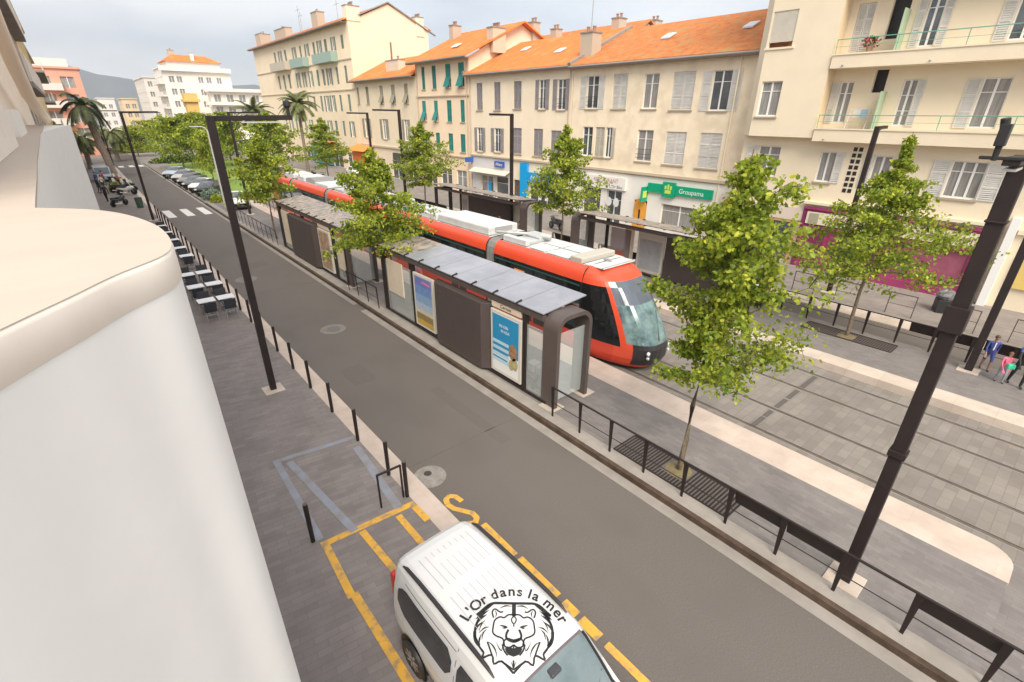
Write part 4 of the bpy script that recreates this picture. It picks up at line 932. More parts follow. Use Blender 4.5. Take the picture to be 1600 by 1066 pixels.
b=MB(); b.box(32.8,32.95,40.4,41.9,3.3,3.85,sbl); q=b.build('sign_panel',B1); text('Allianz',.42,(32.795,41.15,3.56),(0,-1,0),(0,0,1),'white',parent=q,ext=.003)
b=MB(); b.box(31.9,32.9,45.75,45.85,3.5,4.0,sbl); b.build('projecting_sign',B1)
b=MB(); b.prism([(32.95,39.5,2.95),(32.95,45.7,2.95),(32.2,45.7,2.6),(32.2,39.5,2.6)],(0,0,.04),mat('awning_cream',(.62,.56,.46),ro=.9)); b.build('awning',B1)
b=MB(); b.box(32.7,32.95,36.75,37.75,.4,4.0,cyn); b.box(32.75,32.95,32.4,36.7,2.3,3.2,cyn); q=b.build('sign_panel',B1); text('Azur Immo',.55,(32.74,35.0,2.75),(0,-1,0),(0,0,1),'white',parent=q,ext=.003)
b=MB(); b.box(32.2,32.9,32.1,32.22,1.0,3.3,cyn); b.build('projecting_sign',B1)
b=MB(); b.box(32.9,32.92,33.9,34.3,.8,1.9,'white'); b.box(32.9,32.92,34.8,35.2,.8,1.9,'white'); b.box(32.9,32.92,42.6,43.1,.4,1.7,cyn); b.build('window_poster',B1)
# --- T: teal shutters
W=[]
for (a,c,k) in ((54.95,55.65,'closed'),(52.55,53.4,'closed'),(49.6,50.6,'awning'),(47.1,48.15,'awning')): W.append((a,c,10.75,13.05,dict(kind=k,sh='teal',sill=True)))
for (a,c,k) in ((55.1,55.95,'awning'),(52.5,53.3,'awning'),(49.7,50.65,'closed'),(47.2,48.0,'closed')): W.append((a,c,7.4,9.56,dict(kind=k,sh='teal')))
for (a,c,k) in ((54.9,55.8,'closed'),(52.4,53.3,'closed'),(49.65,50.6,'closed'),(47.25,48.2,'closed')): W.append((a,c,4.35,6.2,dict(kind=k,sh='teal')))
W+=[(47.2,49.2,0,2.4,dict(kind='none',sill=False,gl='gcurt')),(50.2,52.5,.0,2.4,dict(kind='none',sill=False)),(53.5,56,0,2.4,dict(kind='none',sill=False))]
pch=wallmat('peach_wall',(.87,.69,.50))
TT=house('town_house','narrow peach house with bright teal shutters',46.25,57.0,13.5,W,pch)
roof(TT,45.6,57.6,32.2,13.45,40,17.0,TB); gutter(TT,45.6,57.6,32.1,13.45)
b=MB(); gable(b,46.28,33,13.5,40,16.95,47,cre2); b.build('gable',TT)
for zz in (3.8,9.95): MB().box(32.86,33,46.2,57,zz,zz+.12,mat('string_course',(.52,.44,.33),ro=.85)).build('cornice',TT)
chimney(TT,36.6,46.2,14.0,16.2,1.7,1.0,wallmat('chimney_peach',(.62,.50,.38)),pots=4); chimney(TT,42,46.4,14.5,17.2,1.0,.9,pots=2); chimney(TT,46,47,13,17.0,1.0,.9,pots=2); chimney(TT,38.5,56.5,15,17.6,1.2,.8,pots=2)
b=MB(); b.prism([(34.5,50.5,14.75),(34.5,51.6,14.75),(35.2,51.6,15.1),(35.2,50.5,15.1)],(0,0,.08),'lgrey'); b.build('skylight',TT)
for (par,yy,x_,zt) in ((B1,31.75,32.9,11.6),(B1,46.05,32.9,11.6),(TT,46.6,32.9,13.2),(TT,50.9,32.9,2),(CC_ if 0 else TT,56.7,32.9,13.2)):
    b=MB(); b.tube([(x_,yy,.2),(x_,yy,zt)],.055,mat('pipe_tan',(.50,.42,.32),ro=.6),n=8); b.build('downpipe',par,smooth=True)
# neighbour behind (old peak)
t=thing('back_house','old cream house peak rising behind the bright orange roof','building'); b=MB(); wm=wallmat('old_wall',(.55,.44,.33)); b.box(46,56,38,56,0,14,wm); b.add([(46,38,14),(56,38,14),(51,38,17.2)],[(0,1,2)],wm); b.build('wall',t); roof(t,37.7,56,45.6,14,51,17.4,TC); chimney(t,46.8,38.6,14,17.2,1.2,1.0,pots=2); chimney(t,53,38.6,15,17.6,1.2,1.0,pots=2)
# --- L: low house khaki shutters
W=[]
for (a,c,k) in ((73.1,73.8,'closed'),(70.0,70.9,'closed'),(65.7,66.6,'awning'),(62.4,63.4,'awning'),(59.1,60.0,'awning')): W.append((a,c,9.35,11.5,dict(kind=k,sh='khaki')))
for a,c in ((71.0,72.3),(65.6,66.8),(59.7,60.7)): W.append((a,c,5.0,7.5,dict(kind='open',sh='khaki',gl='gcurt')))
W+=[(58.5,60.5,0,2.4,dict(kind='none',sill=False)),(62,65,0,2.4,dict(kind='none',sill=False)),(67,69.5,0,2.4,dict(kind='none',sill=False)),(71,73,0,2.4,dict(kind='none',sill=False))]
LL=house('town_house','low beige house with khaki shutters, between the teal shuttered house and the tall one',57.05,74.0,12.2,W,wallmat('beige_wall',(.78,.66,.50)))
roof(LL,57.0,74.4,32.3,12.2,38.3,15.0,TB); gutter(LL,57.0,74.6,32.25,12.2)
chimney(LL,34.5,64.5,12.6,14.3,1.0,3.4,wallmat('chimney_pale',(.68,.58,.46)),pots=2); b=MB(); b.tube([(34.5,65.3,14.3),(34.5,65.3,16.4)],.12,mat('flue_rust',(.28,.15,.09),ro=.8)); b.build('flue',LL)
MB().box(32.8,33,57.1,74,3.9,4.1,mat('string_course',(.52,.44,.33),ro=.85)).build('cornice',LL)
b=MB(); b.box(32.7,32.95,58,64,2.5,3.4,mat('dark_fascia',(.07,.07,.06),ro=.5)); b.build('shop_sign',LL)
b=MB(); b.box(31.9,32.95,70.5,75.5,.1,3.0,mat('orange_kiosk',(.82,.22,.03),(.75,.18,.03),s=2,ro=.5)); b.prism([(32.95,70,3.9),(32.95,75.8,3.9),(31.2,75.8,3.2),(31.2,70,3.2)],(0,0,.06),mat('orange_awning',(.85,.27,.05),ro=.7)); b.build('awning',LL)
# --- Q: tall corner house
qw=wallmat('peach_cream_wall',(.87,.72,.53),.95)
W=[]
Yq=[(76.4,76.95),(79.6,80.1),(82.5,83.2),(85.0,85.6),(87.4,88.0),(90.5,91.1),(93.6,94.1),(96.6,97.2),(101.3,102.0),(104.2,104.9),(107.2,107.9)]
for i,(a,c) in enumerate(Yq):
    W.append((a-.1,c+.25,16.45,18.15,dict(kind='open' if i%2 else 'closed',sh='sage',sill=False,trans=0)))
    W.append((a-.1,c+.25,12.1,14.35,dict(kind='open' if i in(2,5,6,7) else 'closed',sh='sage',sill=False,trans=0)))
    W.append((a-.1,c+.25,8.4,10.65,dict(kind='open' if i in(2,3) else 'closed',sh='sage',sill=False,trans=0)))
    W.append((a-.1,c+.25,4.9,7.05,dict(kind='open' if i%3==0 else 'closed',sh='sage',sill=False,trans=0)))
W+=[(77,80,0,2.6,dict(kind='none',sill=False)),(82,86,0,2.6,dict(kind='none',sill=False)),(88,92,0,2.6,dict(kind='none',sill=False)),(95,99,0,2.6,dict(kind='none',sill=False))]
Q=house('corner_house','tall peach apartment house with small green balconies and a blank gable wall',74.2,121.0,19.6,W,qw,depth=12.6)
b=MB(); b.add([(33,74.2,19.6),(45.6,74.2,19.6),(45.6,74.2,19.7),(39.2,74.2,22.1),(35,74.2,20.3),(33,74.2,20.6)],[(0,1,2,3,4,5)],qw); b.build('gable',Q)
roof(Q,74.3,121.6,32.2,19.5,39.2,22.1,TC); gutter(Q,74.3,121.6,32.1,19.45)
b=MB(); b.bar((34.6,74.1,20.35),(39.2,74.1,22.3),.3,.14,'conc'); b.bar((39.2,74.1,22.3),(46.8,74.1,18.9),.3,.14,'conc'); b.build('roof_verge',Q)
chimney(Q,33.9,74.7,19.6,21.3,1.9,1.2,qw,pots=5); chimney(Q,44.2,74.7,18.6,21.0,1.3,1.2,qw,pots=4); chimney(Q,34,87,19.9,22,1.2,2.4,pots=1); chimney(Q,34,104,19.9,21.5,1.2,6,pots=1); chimney(Q,34.5,118,19.5,22,2,3,pots=2)
for a,c,m_ in ((79.0,86.6,'balcony_green'),(90.8,97.3,'balcony_green'),(99.9,108.5,'balcony_rust')):
    mm=mat('balcony_green',(.30,.40,.35),ro=.7) if m_=='balcony_green' else mat('balcony_rust',(.50,.44,.36),ro=.7)
    b=MB(); b.box(32.0,33,a,c,15.0,15.25,mm); b.box(32.0,32.05,a,c,15.25,16.3,mm); b.box(32.05,33,a,a+.05,15.25,16.3,mm); b.box(32.05,33,c-.05,c,15.25,16.3,mm); b.build('balcony',Q)
for zz in (15.05,11.2): MB().box(32.88,33,74.2,121,zz,zz+.15,mat('string_course',(.52,.44,.33),ro=.85)).build('cornice',Q)
b=MB(); b.box(32.4,32.95,86,94,.2,3.2,mat('teal_kiosk',(.06,.28,.34),ro=.5)); b.box(31.9,32.9,84.3,85.7,2.8,3.9,mat('orange_kiosk',(.82,.22,.03),(.75,.18,.03),s=2,ro=.5)); b.build('shop_sign',Q)
for i,(yy,xx) in enumerate(((98,35),(100,36),(83,35.5))):
    t=thing('tv_aerial',['tallest thin aerial on the tall peach house, left','second thin aerial on the tall peach house, beside the tallest','short thin aerial near the gable of the tall peach house'][i],'aerial',(xx,yy,20.4),'aerials on the tall house'); b=MB(); b.tube([(0,0,0),(0,0,4-.5*i)],.04,'grey'); b.tube([(0,-1,3.4-.5*i),(0,1,3.4-.5*i)],.03,'grey'); b.build('mast',t)
# --- C: modern block with balconies
cw=wallmat('ivory_wall',(.79,.68,.51),.96); cg=mat('soffit_ochre',(.70,.55,.36),ro=.9)
CC=thing('apartment_block','large ivory apartment block with long balconies over the magenta restaurant','building')
UYm=(0,1,0)
lowH=[(13.3,14.6,4.95,6.65,dict(kind='openR',sh='white',gl='gcurt')),(10.3,11.1,4.92,6.5,dict(kind='openL',sh='white',gl='gcurt',trans=0)),(7.7,8.5,4.85,6.45,dict(kind='openR',sh='white',gl='gcurt',trans=0)),(4.0,5.3,4.75,6.42,dict(kind='open',sh='white',gl='gcurt',mull=2)),
 (-1.5,.3,4.75,6.42,dict(kind='none',gl='gcurt'))]
gd=[(9.9,10.6,.05,2.35,None),(6.8,8.9,.4,2.3,None),(3.4,6.4,.6,2.3,None)]
b=MB(); wallgrid(b,(31.8,0,0),UYm,NX,-9,15.6,0,7.2,[h[:4] for h in lowH+gd],cw); b.quad((31.8,15.6,0),(46,15.6,0),(46,15.6,7.2),(31.8,15.6,7.2),cw); 
prH=[(13.75,14.9,8.25,10.05)]+[(13.7,15.0,11.7,13.4)]
wallgrid(b,(31.2,0,0),UYm,NX,11.55,15.1,7.2,22,[h[:4] for h in prH],cw)
b.quad((31.2,15.1,7.2),(31.9,15.75,7.2),(31.9,15.75,22),(31.2,15.1,22),cw); b.quad((31.9,15.75,7.2),(46,15.75,7.2),(46,15.75,22),(31.9,15.75,22),cw); b.quad((31.2,11.55,7.2),(31.2,11.55,22),(32.2,11.55,22),(32.2,11.55,7.2),cg)
b.quad((31.2,11.55,7.2),(32.2,11.55,7.2),(32.2,15.7,7.2),(31.2,15.1,7.2),cw)
midH=[(10.5,11.15,7.95,9.95,dict(kind='openR',sh='white',gl='gcurt',trans=1)),(7.75,8.35,7.85,9.95,dict(kind='openL',sh='white',gl='gcurt',trans=2)),(4.35,5.35,7.82,9.9,dict(kind='openR',sh='white',gl='gcurt',mull=1)),(9.1,9.66,9.4,10.43,None),(.5,2.2,7.82,9.9,dict(kind='open',sh='white',gl='gcurt'))]
upH=[(7.65,8.3,11.3,13.5,dict(kind='open',sh='white',trans=1)),(4.2,5.1,11.3,13.5,dict(kind='openR',sh='white',trans=1)),(9.0,9.75,11.75,13.8,None),(10.45,11.2,11.3,13.4,dict(kind='closed',sh='white')),(.5,2.2,11.3,13.5,dict(kind='open',sh='white'))]
wallgrid(b,(32.2,0,0),UYm,NX,-9,11.55,7.2,22,[h[:4] for h in midH+upH],cw)
b.box(32.7,33.2,8.9,9.9,7.3,14,'black')
b.build('wall',CC)
MB().box(31.8,46,-9,15.7,22,22.3,'conc').build('roof',CC)
for h in lowH: window(CC,(31.8,0,0),UYm,NX,*h[:4],**h[4])
for h in midH+upH:
    if h[4]: window(CC,(32.2,0,0),UYm,NX,*h[:4],sill=False,**h[4])
window(CC,(31.2,0,0),UYm,NX,*prH[0],kind='none',gl='gcurt'); 
b=MB(); b.fbox((31.2,0,0),UYm,NX,13.7,15.0,-.08,-.03,11.95,13.4,SH['cream']); b.build('roller_shutter',CC)
b=MB(); b.fbox((31.2,0,0),UYm,NX,13.55,15.15,0,.06,11.6,11.7,cw); b.build('window_sill',CC)
grn=mat('railing_green',(.12,.36,.26),ro=.5)
for z0_,z1_ in ((7.05,7.68),(10.52,11.14),(14.0,14.6),(17.5,18.1)):
    y1_=11.5; b=MB(); b.box(31.12,32.19,-9,y1_,z0_,z1_,cw); b.box(31.08,31.12,-9,y1_+.02,z1_-.04,z1_+.03,cw); q=b.build('balcony',CC)
    b=MB(); b.tube([(31.16,y1_-.05,z1_+.66),(31.16,-9,z1_+.66)],.022,grn,n=6); b.tube([(31.16,y1_-.05,z1_+.34),(31.16,-9,z1_+.34)],.008,grn,n=4)
    for k in range(8): b.tube([(31.16,y1_-.08-2.6*k,z1_),(31.16,y1_-.08-2.6*k,z1_+.66)],.018,grn,n=6)
    b.build('railing',q)
    for k in range(3):
        b=MB(); b.tube([(31.12,10.9-3.6*k,z0_+.12),(30.95,10.9-3.6*k,z0_+.1)],.035,'grey'); b.build('water_spout',q)
sage=mat('sage_screen',(.38,.48,.34),ro=.7)
for z0_ in (7.68,11.14): MB().box(31.35,32.19,8.93,8.97,z0_,z0_+1.75,sage).build('balcony_screen',CC)
t=thing('potted_plant','pot of red flowers on the upper balcony of the ivory block','plant',(31.7,10.1,11.14)); MB().lathe([(.12,0),(.17,.3),(.17,.32),(0,.32)],mat('pot_clay',(.35,.22,.16),ro=.8),n=12).build('pot',t)
r_=random.Random(9); v=[];f=[];m_=[]
for _ in range(160): leaves(v,f,m_,Vector((r_.uniform(-.22,.22),r_.uniform(-.28,.28),.3+r_.uniform(0,.4))),r_,.13,[(0,0),(.45,.34),(1,0),(.5,-.34)],1 if r_.random()<.3 else 0,droop=-.4)
me=bpy.data.meshes.new('foliage'); me.from_pydata(v,[],f); me.materials.append(M['leafD']); me.materials.append(mat('flower_red',(.6,.04,.05),ro=.6)); me.polygons.foreach_set('material_index',m_); o=bpy.data.objects.new('foliage',me); C.objects.link(o); o.parent=t
t=thing('drying_rack','folding rack with cloths on the lower balcony of the ivory block','rack',(31.7,9.75,7.68)); b=MB()
for yy in (-.45,.45): b.tube([(-.25,yy,0),(.25,yy,.95)],.012,'lgrey',n=5); b.tube([(.25,yy,0),(-.25,yy,.95)],.012,'lgrey',n=5)
for xx in (-.25,-.1,.1,.25): b.tube([(xx,-.45,.95),(xx,.45,.95)],.008,'lgrey',n=5)
b.build('frame',t); b=MB(); b.box(-.12,-.1,-.4,-.1,.5,.95,mat('cloth_bluegrey',(.3,.38,.45),ro=.9)); b.box(.1,.12,-.05,.3,.55,.95,mat('cloth_pale',(.7,.68,.64),ro=.9)); b.build('cloths',t)
# pierced vent grid
b=MB(); 
for i in range(2):
    for j in range(8):
        b.box(31.78,31.799,9.12+.26*i,9.30+.26*i,4.5+.3*j,4.7+.3*j,'black')
b.build('vent_grid',CC)
# magenta shopfront
mg=mat('magenta_paint',(.27,.03,.11),(.33,.045,.14),s=1.5,ro=.5); mgd=mat('magenta_dark',(.20,.02,.09),ro=.5); mgl=mat('magenta_light',(.32,.09,.13),(.26,.06,.11),s=2,ro=.6)
SF=MB(); wallgrid(SF,(31.72,0,0),UYm,NX,2.6,11.15,.04,3.55,[(9.9,10.6,.05,2.32),(6.8,8.9,.4,2.3),(3.4,6.4,.6,2.3)],mg,dep=.1); SF.build('shopfront',CC)
b=MB(); b.box(31.78,31.8,9.9,10.6,.05,2.32,mgd); b.build('door',CC)
b=MB(); b.box(31.78,31.8,6.8,8.9,.4,2.3,mgl); b.box(31.78,31.8,3.4,6.4,.6,2.3,mgl); b.build('display_window',CC)
b=MB(); b.box(31.6,31.72,2.6,11.2,3.42,3.55,mg); b.box(31.6,31.72,2.6,11.2,2.4,2.52,mgd); b.box(31.55,31.8,2.6,11.3,3.7,3.85,cw); b.box(31.66,31.72,11.0,11.2,.04,3.4,mgd); b.build('cornice',CC)
b=MB(); b.box(31.62,31.72,2.95,10.95,2.62,3.28,mat('sign_cream',(.70,.63,.48),ro=.6)); q=b.build('sign_board',CC)
brn=mat('sign_brown',(.22,.12,.08),ro=.6)
text('RESTAURANT',.44,(31.61,8.0,2.98),(0,-1,0),(0,0,1),brn,parent=q,ext=.004,sx=1.1); text('LE MESCLUN',.44,(31.61,4.45,2.95),(0,-1,0),(0,0,1),brn,parent=q,ext=.004,sx=1.0)
b=MB(); b.box(31.6,31.62,10.3,10.8,2.68,3.22,mat('sign_plaque',(.35,.33,.24),ro=.6)); b.box(31.6,31.62,3.1,3.9,2.66,2.72,brn); b.build('sign_plaque',q)
b=MB()
for yy in (9.7,9.0,6.6,3.2,2.65): b.box(31.64,31.72,yy-.06,yy+.06,.04,2.4,mgd if yy in(9.0,) else mg)
b.box(31.6,31.72,2.6,9.0,.0,.45,mg); b.build('pilaster',CC)
# right end: pilaster, yellow sign
b=MB(); b.box(31.5,31.8,2.15,2.45,0,4.2,'white'); b.build('pilaster',CC)
b=MB(); b.box(31.66,31.78,.2,1.7,1.1,2.6,mat('yellow_poster',(.74,.52,.10),(.66,.50,.22),s=3,ro=.6,stretch=(1,1,4))); b.build('shop_sign',CC)
b=MB(); b.box(31.62,31.8,-8,2.1,3.5,3.7,cw); b.box(31.70,31.78,-1.5,-.2,.1,2.5,mgd); b.build('trim',CC)
# shop between green sign and restaurant: orange lettered front, awning
b=MB(); b.box(32.72,32.94,12.6,16.9,2.75,3.5,mat('pale_fascia',(.66,.56,.48),ro=.6)); q=b.build('sign_panel',B2)
text('BOULANGERIE',.5,(32.71,14.9,3.1),(0,-1,0),(0,0,1),mat('sign_orange',(.85,.38,.03),ro=.5),parent=q,ext=.004)
b=MB(); b.box(31.75,31.79,11.6,15.3,.3,2.5,'glass'); b.box(31.72,31.79,11.4,15.5,2.5,2.65,mat('tan_frame',(.55,.30,.14),ro=.6)); b.box(31.72,31.79,11.4,11.58,0,2.5,mat('tan_frame',(.55,.30,.14),ro=.6)); b.box(31.7,31.79,11.2,15.5,2.66,3.4,mat('pale_fascia',(.66,.56,.48),ro=.6)); q=b.build('shopfront',CC)

# ================================================================ FAR BUILDINGS, HILLS
UX=(1,0,0); NY=(0,-1,0)
wb=wallmat('white_block_wall',(.80,.75,.67),.97)
def block(name,label,x0,x1,y,z1,depth,m,rows,cols,ww=1.3,wh=1.6,z0=0,zs=3.3,base=3.5,roofm=None,roofh=2.4,gl='glass',balc=False,group=None):
    t=thing(name,label,'building',(0,0,0),group); H=[]
    for r in range(rows):
        for c in cols:
            H.append((x0+c,x0+c+ww,base+zs*r,base+zs*r+wh))
    b=MB(); wallgrid(b,(0,y,0),UX,NY,x0,x1,z0,z1,H,m,dep=.3)
    Hs=[(y+1.5+3.4*k,y+2.8+3.4*k,base+zs*r,base+zs*r+wh) for r in range(rows) for k in range(int((depth-2)/3.4))]
    wallgrid(b,(x0,0,0),UY,NX,y,y+depth,z0,z1,Hs,m,dep=.3)
    b.quad((x1,y,z0),(x1,y+depth,z0),(x1,y+depth,z1),(x1,y,z1),m); b.box(x0-.3,x1+.3,y-.3,y+depth+.3,z1,z1+.35,m)
    b.build('wall',t)
    for h in H:
        q=MB(); q.fbox((0,y,0),UX,NY,h[0],h[1],-.28,-.22,h[2],h[3],'gcurt'); q.fbox((0,y,0),UX,NY,(h[0]+h[1])/2-.06,(h[0]+h[1])/2+.06,-.22,-.15,h[2],h[3],'white'); q.build('window',t)
    for h in Hs:
        q=MB(); q.fbox((x0,0,0),UY,NX,h[0],h[1],-.28,-.22,h[2],h[3],'glass'); q.build('window',t)
    if balc:
        for r in range(rows):
            q=MB(); q.box(x0-1.2,x0,y,y+depth-1,base+zs*r-.5,base+zs*r-.2,m); q.box(x0-1.2,x0-1.1,y,y+depth-1,base+zs*r-.2,base+zs*r+.7,m); q.build('balcony',t)
    if roofm:
        q=MB(); a,c=x0+1.2,x1-1.2; yy0,yy1=y+1,y+depth-1; zz=z1+1.9
        q.box(a+.8,c-.8,yy0+.8,yy1-.8,z1+.35,zz,m); q.build('attic',t)
        q=MB(); q.add([(a,yy0,zz),(c,yy0,zz),(c,yy1,zz),(a,yy1,zz),(a+3,yy0+3,zz+roofh),(c-4,yy0+3,zz+roofh),(c-4,yy1-3,zz+roofh),(a+3,yy1-3,zz+roofh)],[(0,1,5,4),(1,2,6,5),(2,3,7,6),(3,0,4,7),(4,5,6,7),(3,2,1,0)],roofm); q.build('roof',t)
    return t
t=block('apartment_block','white apartment block with an orange tiled roof, beyond the plaza trees',25.6,43.6,190,19.8,16,wb,5,[1.4,3.4,9,11.2,14],roofm=TB,roofh=1.9,base=2.8,zs=3.3,balc=True)
chimney(t,34.6,192,21.5,24,.9,.9,wb,pots=0); chimney(t,30,196,23,24.8,1.6,1,pots=2)
b=MB(); b.box(24.9,43.9,189,190,19.0,20.2,wb); b.build('terrace',t)
t=block('apartment_block','low white block with long terraces, right of the white orange roofed block',36,57,186,13.5,12,wb,2,[1,4.5,8,12,16],ww=1.8,wh=2.3,base=7.2,zs=3.4)
for zz in (10.0,13.7): MB().box(34.5,58,184.4,186,zz,zz+.9,wb).build('balcony',t)
t=block('apartment_block','tall pale block seen behind the white orange roofed block, left side',25.5,33,235,19,30,wallmat('pale_block',(.72,.66,.58)),5,[1,4],base=3)
block('apartment_block','distant cream block at the end of the street',20,25,270,12.5,20,wallmat('sand_block',(.72,.56,.36)),3,[.8,3],base=2.5,group=None)
block('apartment_block','distant white block left of the cream one at the end of the street',13.5,19.5,300,13,20,wallmat('offwhite_block',(.75,.70,.65)),3,[.8,3.5],base=2.5)
t=thing('tower_crane','small blue crane far down the street','crane',(8.5,330,0)); b=MB(); b.bar((0,0,0),(0,0,17),.9,.9,mat('crane_blue',(.08,.16,.32),ro=.6)); b.bar((-3,0,6),(-3,0,17.5),1.8,.9,mat('crane_blue',(.08,.16,.32),ro=.6)); b.build('mast',t); b=MB(); b.box(-.8,.8,-.8,.8,17,18,mat('crane_red',(.5,.06,.04),ro=.6)); b.build('cab',t)
t=thing('pump_house','small ochre tower with a flat cornice, behind the plaza trees','tower',(21,128,0)); oc=wallmat('ochre_wall',(.72,.48,.16)); b=MB(); b.box(-1.1,1.1,-1.1,1.1,0,10,oc); b.build('wall',t); b=MB(); b.box(-1.5,1.5,-1.5,1.5,10,10.5,oc); b.box(-1.2,1.2,-1.2,1.2,10.5,11.6,oc); b.build('cornice',t)
# left side of the street
sal=wallmat('salmon_wall',(.74,.36,.26)); 
t=block('apartment_block','salmon pink apartment block with white balconies, behind the palms on the left',-6,4.6,135,15.4,40,sal,4,[1,4,7.5],ww=2,wh=1.9,base=3.2,zs=3.0)
for r in range(4):
    q=MB(); q.box(-6,1.5,133.6,135,2.7+3*r,3.9+3*r,mat('balcony_white',(.70,.64,.58),ro=.8)); q.build('balcony',t)
b=MB(); b.box(-5,3.3,137,150,15.7,17.2,mat('balcony_white',(.70,.64,.58),ro=.8)); b.build('attic',t)
ye=wallmat('yellow_wall',(.76,.58,.30))
def sideblock(label,x,y0,y1,z1,m,rows,balc,depth=12):
    t=thing('apartment_block',label,'building'); H=[(y0+1.2+3.2*k,y0+2.6+3.2*k,3.2+3.1*r,5.2+3.1*r) for r in range(rows) for k in range(int((y1-y0-1)/3.2))]
    b=MB(); wallgrid(b,(x,0,0),UY,(1,0,0),y0,y1,0,z1,H,m); b.quad((x,y0,0),(x-depth,y0,0),(x-depth,y0,z1),(x,y0,z1),m); b.quad((x,y1,0),(x,y1,z1),(x-depth,y1,z1),(x-depth,y1,0),m); b.box(x-depth,x+.4,y0,y1,z1,z1+.3,m); b.build('wall',t)
    for h in H:
        q=MB(); q.fbox((x,0,0),UY,(1,0,0),h[0],h[1],-.2,-.14,h[2],h[3],'glass'); q.build('window',t)
    if balc:
        for r in range(rows): q=MB(); q.box(x,x+balc,y0+.5,y1-.5,2.9+3.1*r,3.1+3.1*r,'conc'); q.box(x+balc-.08,x+balc,y0+.5,y1-.5,3.1+3.1*r,4.0+3.1*r,mat('balcony_white',(.70,.64,.58),ro=.8)); q.build('balcony',t)
    return t
sideblock('yellow walled apartment block edge-on at the upper left, beyond the drainpipe',-1.1,48,78,15.5,ye,4,0)
sideblock('grey balconied apartment block edge-on at the far upper left',-1.0,26.5,47.5,17.5,wallmat('greige_wall',(.50,.44,.40)),4,.5)
sideblock('apartment block with stacked planted balconies, just left of the salmon block',-1.6,82,118,15.0,wallmat('buff_wall',(.62,.50,.38)),4,1.3)
# hills
def hills(name,pts,y,c,c2):
    b=MB(); g=[[],[],[]]
    for x,z in pts:
        g[0].append((x,y-260,0)); g[1].append((x*1.01,y,z)); g[2].append((x*1.02,y+600,0))
    b.grid(g,mat(name+'_cover',c,c2,s=.01,ro=1)); struct(b,name,smooth=True)
hp=[]; 
for i in range(60):
    x=-700+60*i; hp.append((x,130+32*math.sin(i*.21)+14*math.sin(i*.6+1)+6*math.sin(i*1.7)))
hills('hills',hp,2600,(.12,.13,.13),(.15,.16,.15))  # base colour lightened, so part of the haze fading is painted in

# ================================================================ TREES
LEAFN=[(0,0),(.16,.13),(.26,.30),(.5,.26),(.62,.36),(.8,.16),(1,0),(.8,-.16),(.62,-.36),(.5,-.26),(.26,-.30),(.16,-.13)]
LEAF4=[(0,0),(.45,.34),(1,0),(.5,-.34)]
def tree(label,loc,H,Rr,z0,seed,nl,ls,shape=LEAF4,mats=('leafA','leafB'),tr=.07,lean=(0,0),flat=.0,limbs=26,taper=.75,up=.25,var=.6,bias=(0,0,0),group=None,bushy=1.0,name='street_tree'):
    r=random.Random(seed); t=thing(name,label,'tree',loc,group); b=MB()
    top=Vector((lean[0],lean[1],H)); path=[Vector((0,0,0))]
    for k in range(1,9):
        q=k/8; path.append(top*q+Vector((r.uniform(-.05,.05),r.uniform(-.05,.05),0))*(1 if k<8 else 0))
    b.tube(path,[tr*(1-.85*k/8) for k in range(9)],'bark',n=8)
    tips=[]
    for i in range(limbs):
        q=(i+r.random()*.6)/limbs; h=z0+(H-z0)*q*.97; az=i*2.399+r.uniform(-.5,.5)
        prof=(math.sin(PI*min(1,(q+.22)/1.22)**.8)**.7)*(1-q)**(taper*.45)*1.18
        Ln=Rr*prof*r.uniform(var,1.15)*(1+bias[2]*(math.cos(az)*bias[0]+math.sin(az)*bias[1])); base=top*(h/H); e=up+.35*q-flat
        pth=[base]; d=Vector((math.cos(az),math.sin(az),e)).normalized(); n=5
        for k in range(n):
            d=(d+Vector((r.uniform(-.18,.18),r.uniform(-.18,.18),r.uniform(-.16,.12)-.03))).normalized(); pth.append(pth[-1]+d*Ln/n)
        b.tube(pth,[max(.008,tr*.38*(1-q*.6)*(1-k/(n+.6))) for k in range(n+1)],'bark',n=5,cap=False)
        for k in range(1,n+1):
            tips.append((pth[k],.13+.10*Ln*(.5+.5*r.random()),k/n))
            for s_ in range(3):
                if Ln>.5:
                    dd=(d*.4+rv(r)*.8); dd.z*=.45; q2=pth[k]+dd.normalized()*Ln*r.uniform(.12,.34); tips.append((q2,.12+.09*Ln,k/n))
                    b.tube([pth[k],(pth[k]+q2)/2+Vector((0,0,.02)),q2],[.010,.007,.004],'bark',n=4,cap=False)
    b.build('trunk',t,smooth=True)
    v=[];f=[];m=[]; per=nl/len(tips)
    for p,rad,q in tips:
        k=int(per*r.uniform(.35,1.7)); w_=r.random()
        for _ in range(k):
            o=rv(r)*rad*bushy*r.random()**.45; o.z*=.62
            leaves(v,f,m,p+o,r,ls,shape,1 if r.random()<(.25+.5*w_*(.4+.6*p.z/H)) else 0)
    me=bpy.data.meshes.new('crown'); me.from_pydata(v,[],f)
    for x in mats: me.materials.append(M[x])
    me.polygons.foreach_set('material_index',m); me.update()
    o=bpy.data.objects.new('crown',me); C.objects.link(o); o.parent=t
    return t
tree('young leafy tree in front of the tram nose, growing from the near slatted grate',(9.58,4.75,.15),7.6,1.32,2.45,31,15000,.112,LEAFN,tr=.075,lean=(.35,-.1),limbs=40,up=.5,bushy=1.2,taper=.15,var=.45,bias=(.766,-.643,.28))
tree('small leafy tree in front of the magenta restaurant',(22.18,5.03,.15),7.7,2.9,2.5,14,13500,.135,LEAFN,tr=.075,limbs=40,up=.08,flat=.03,taper=2.3,bushy=1.1,bias=(.766,-.643,.15))
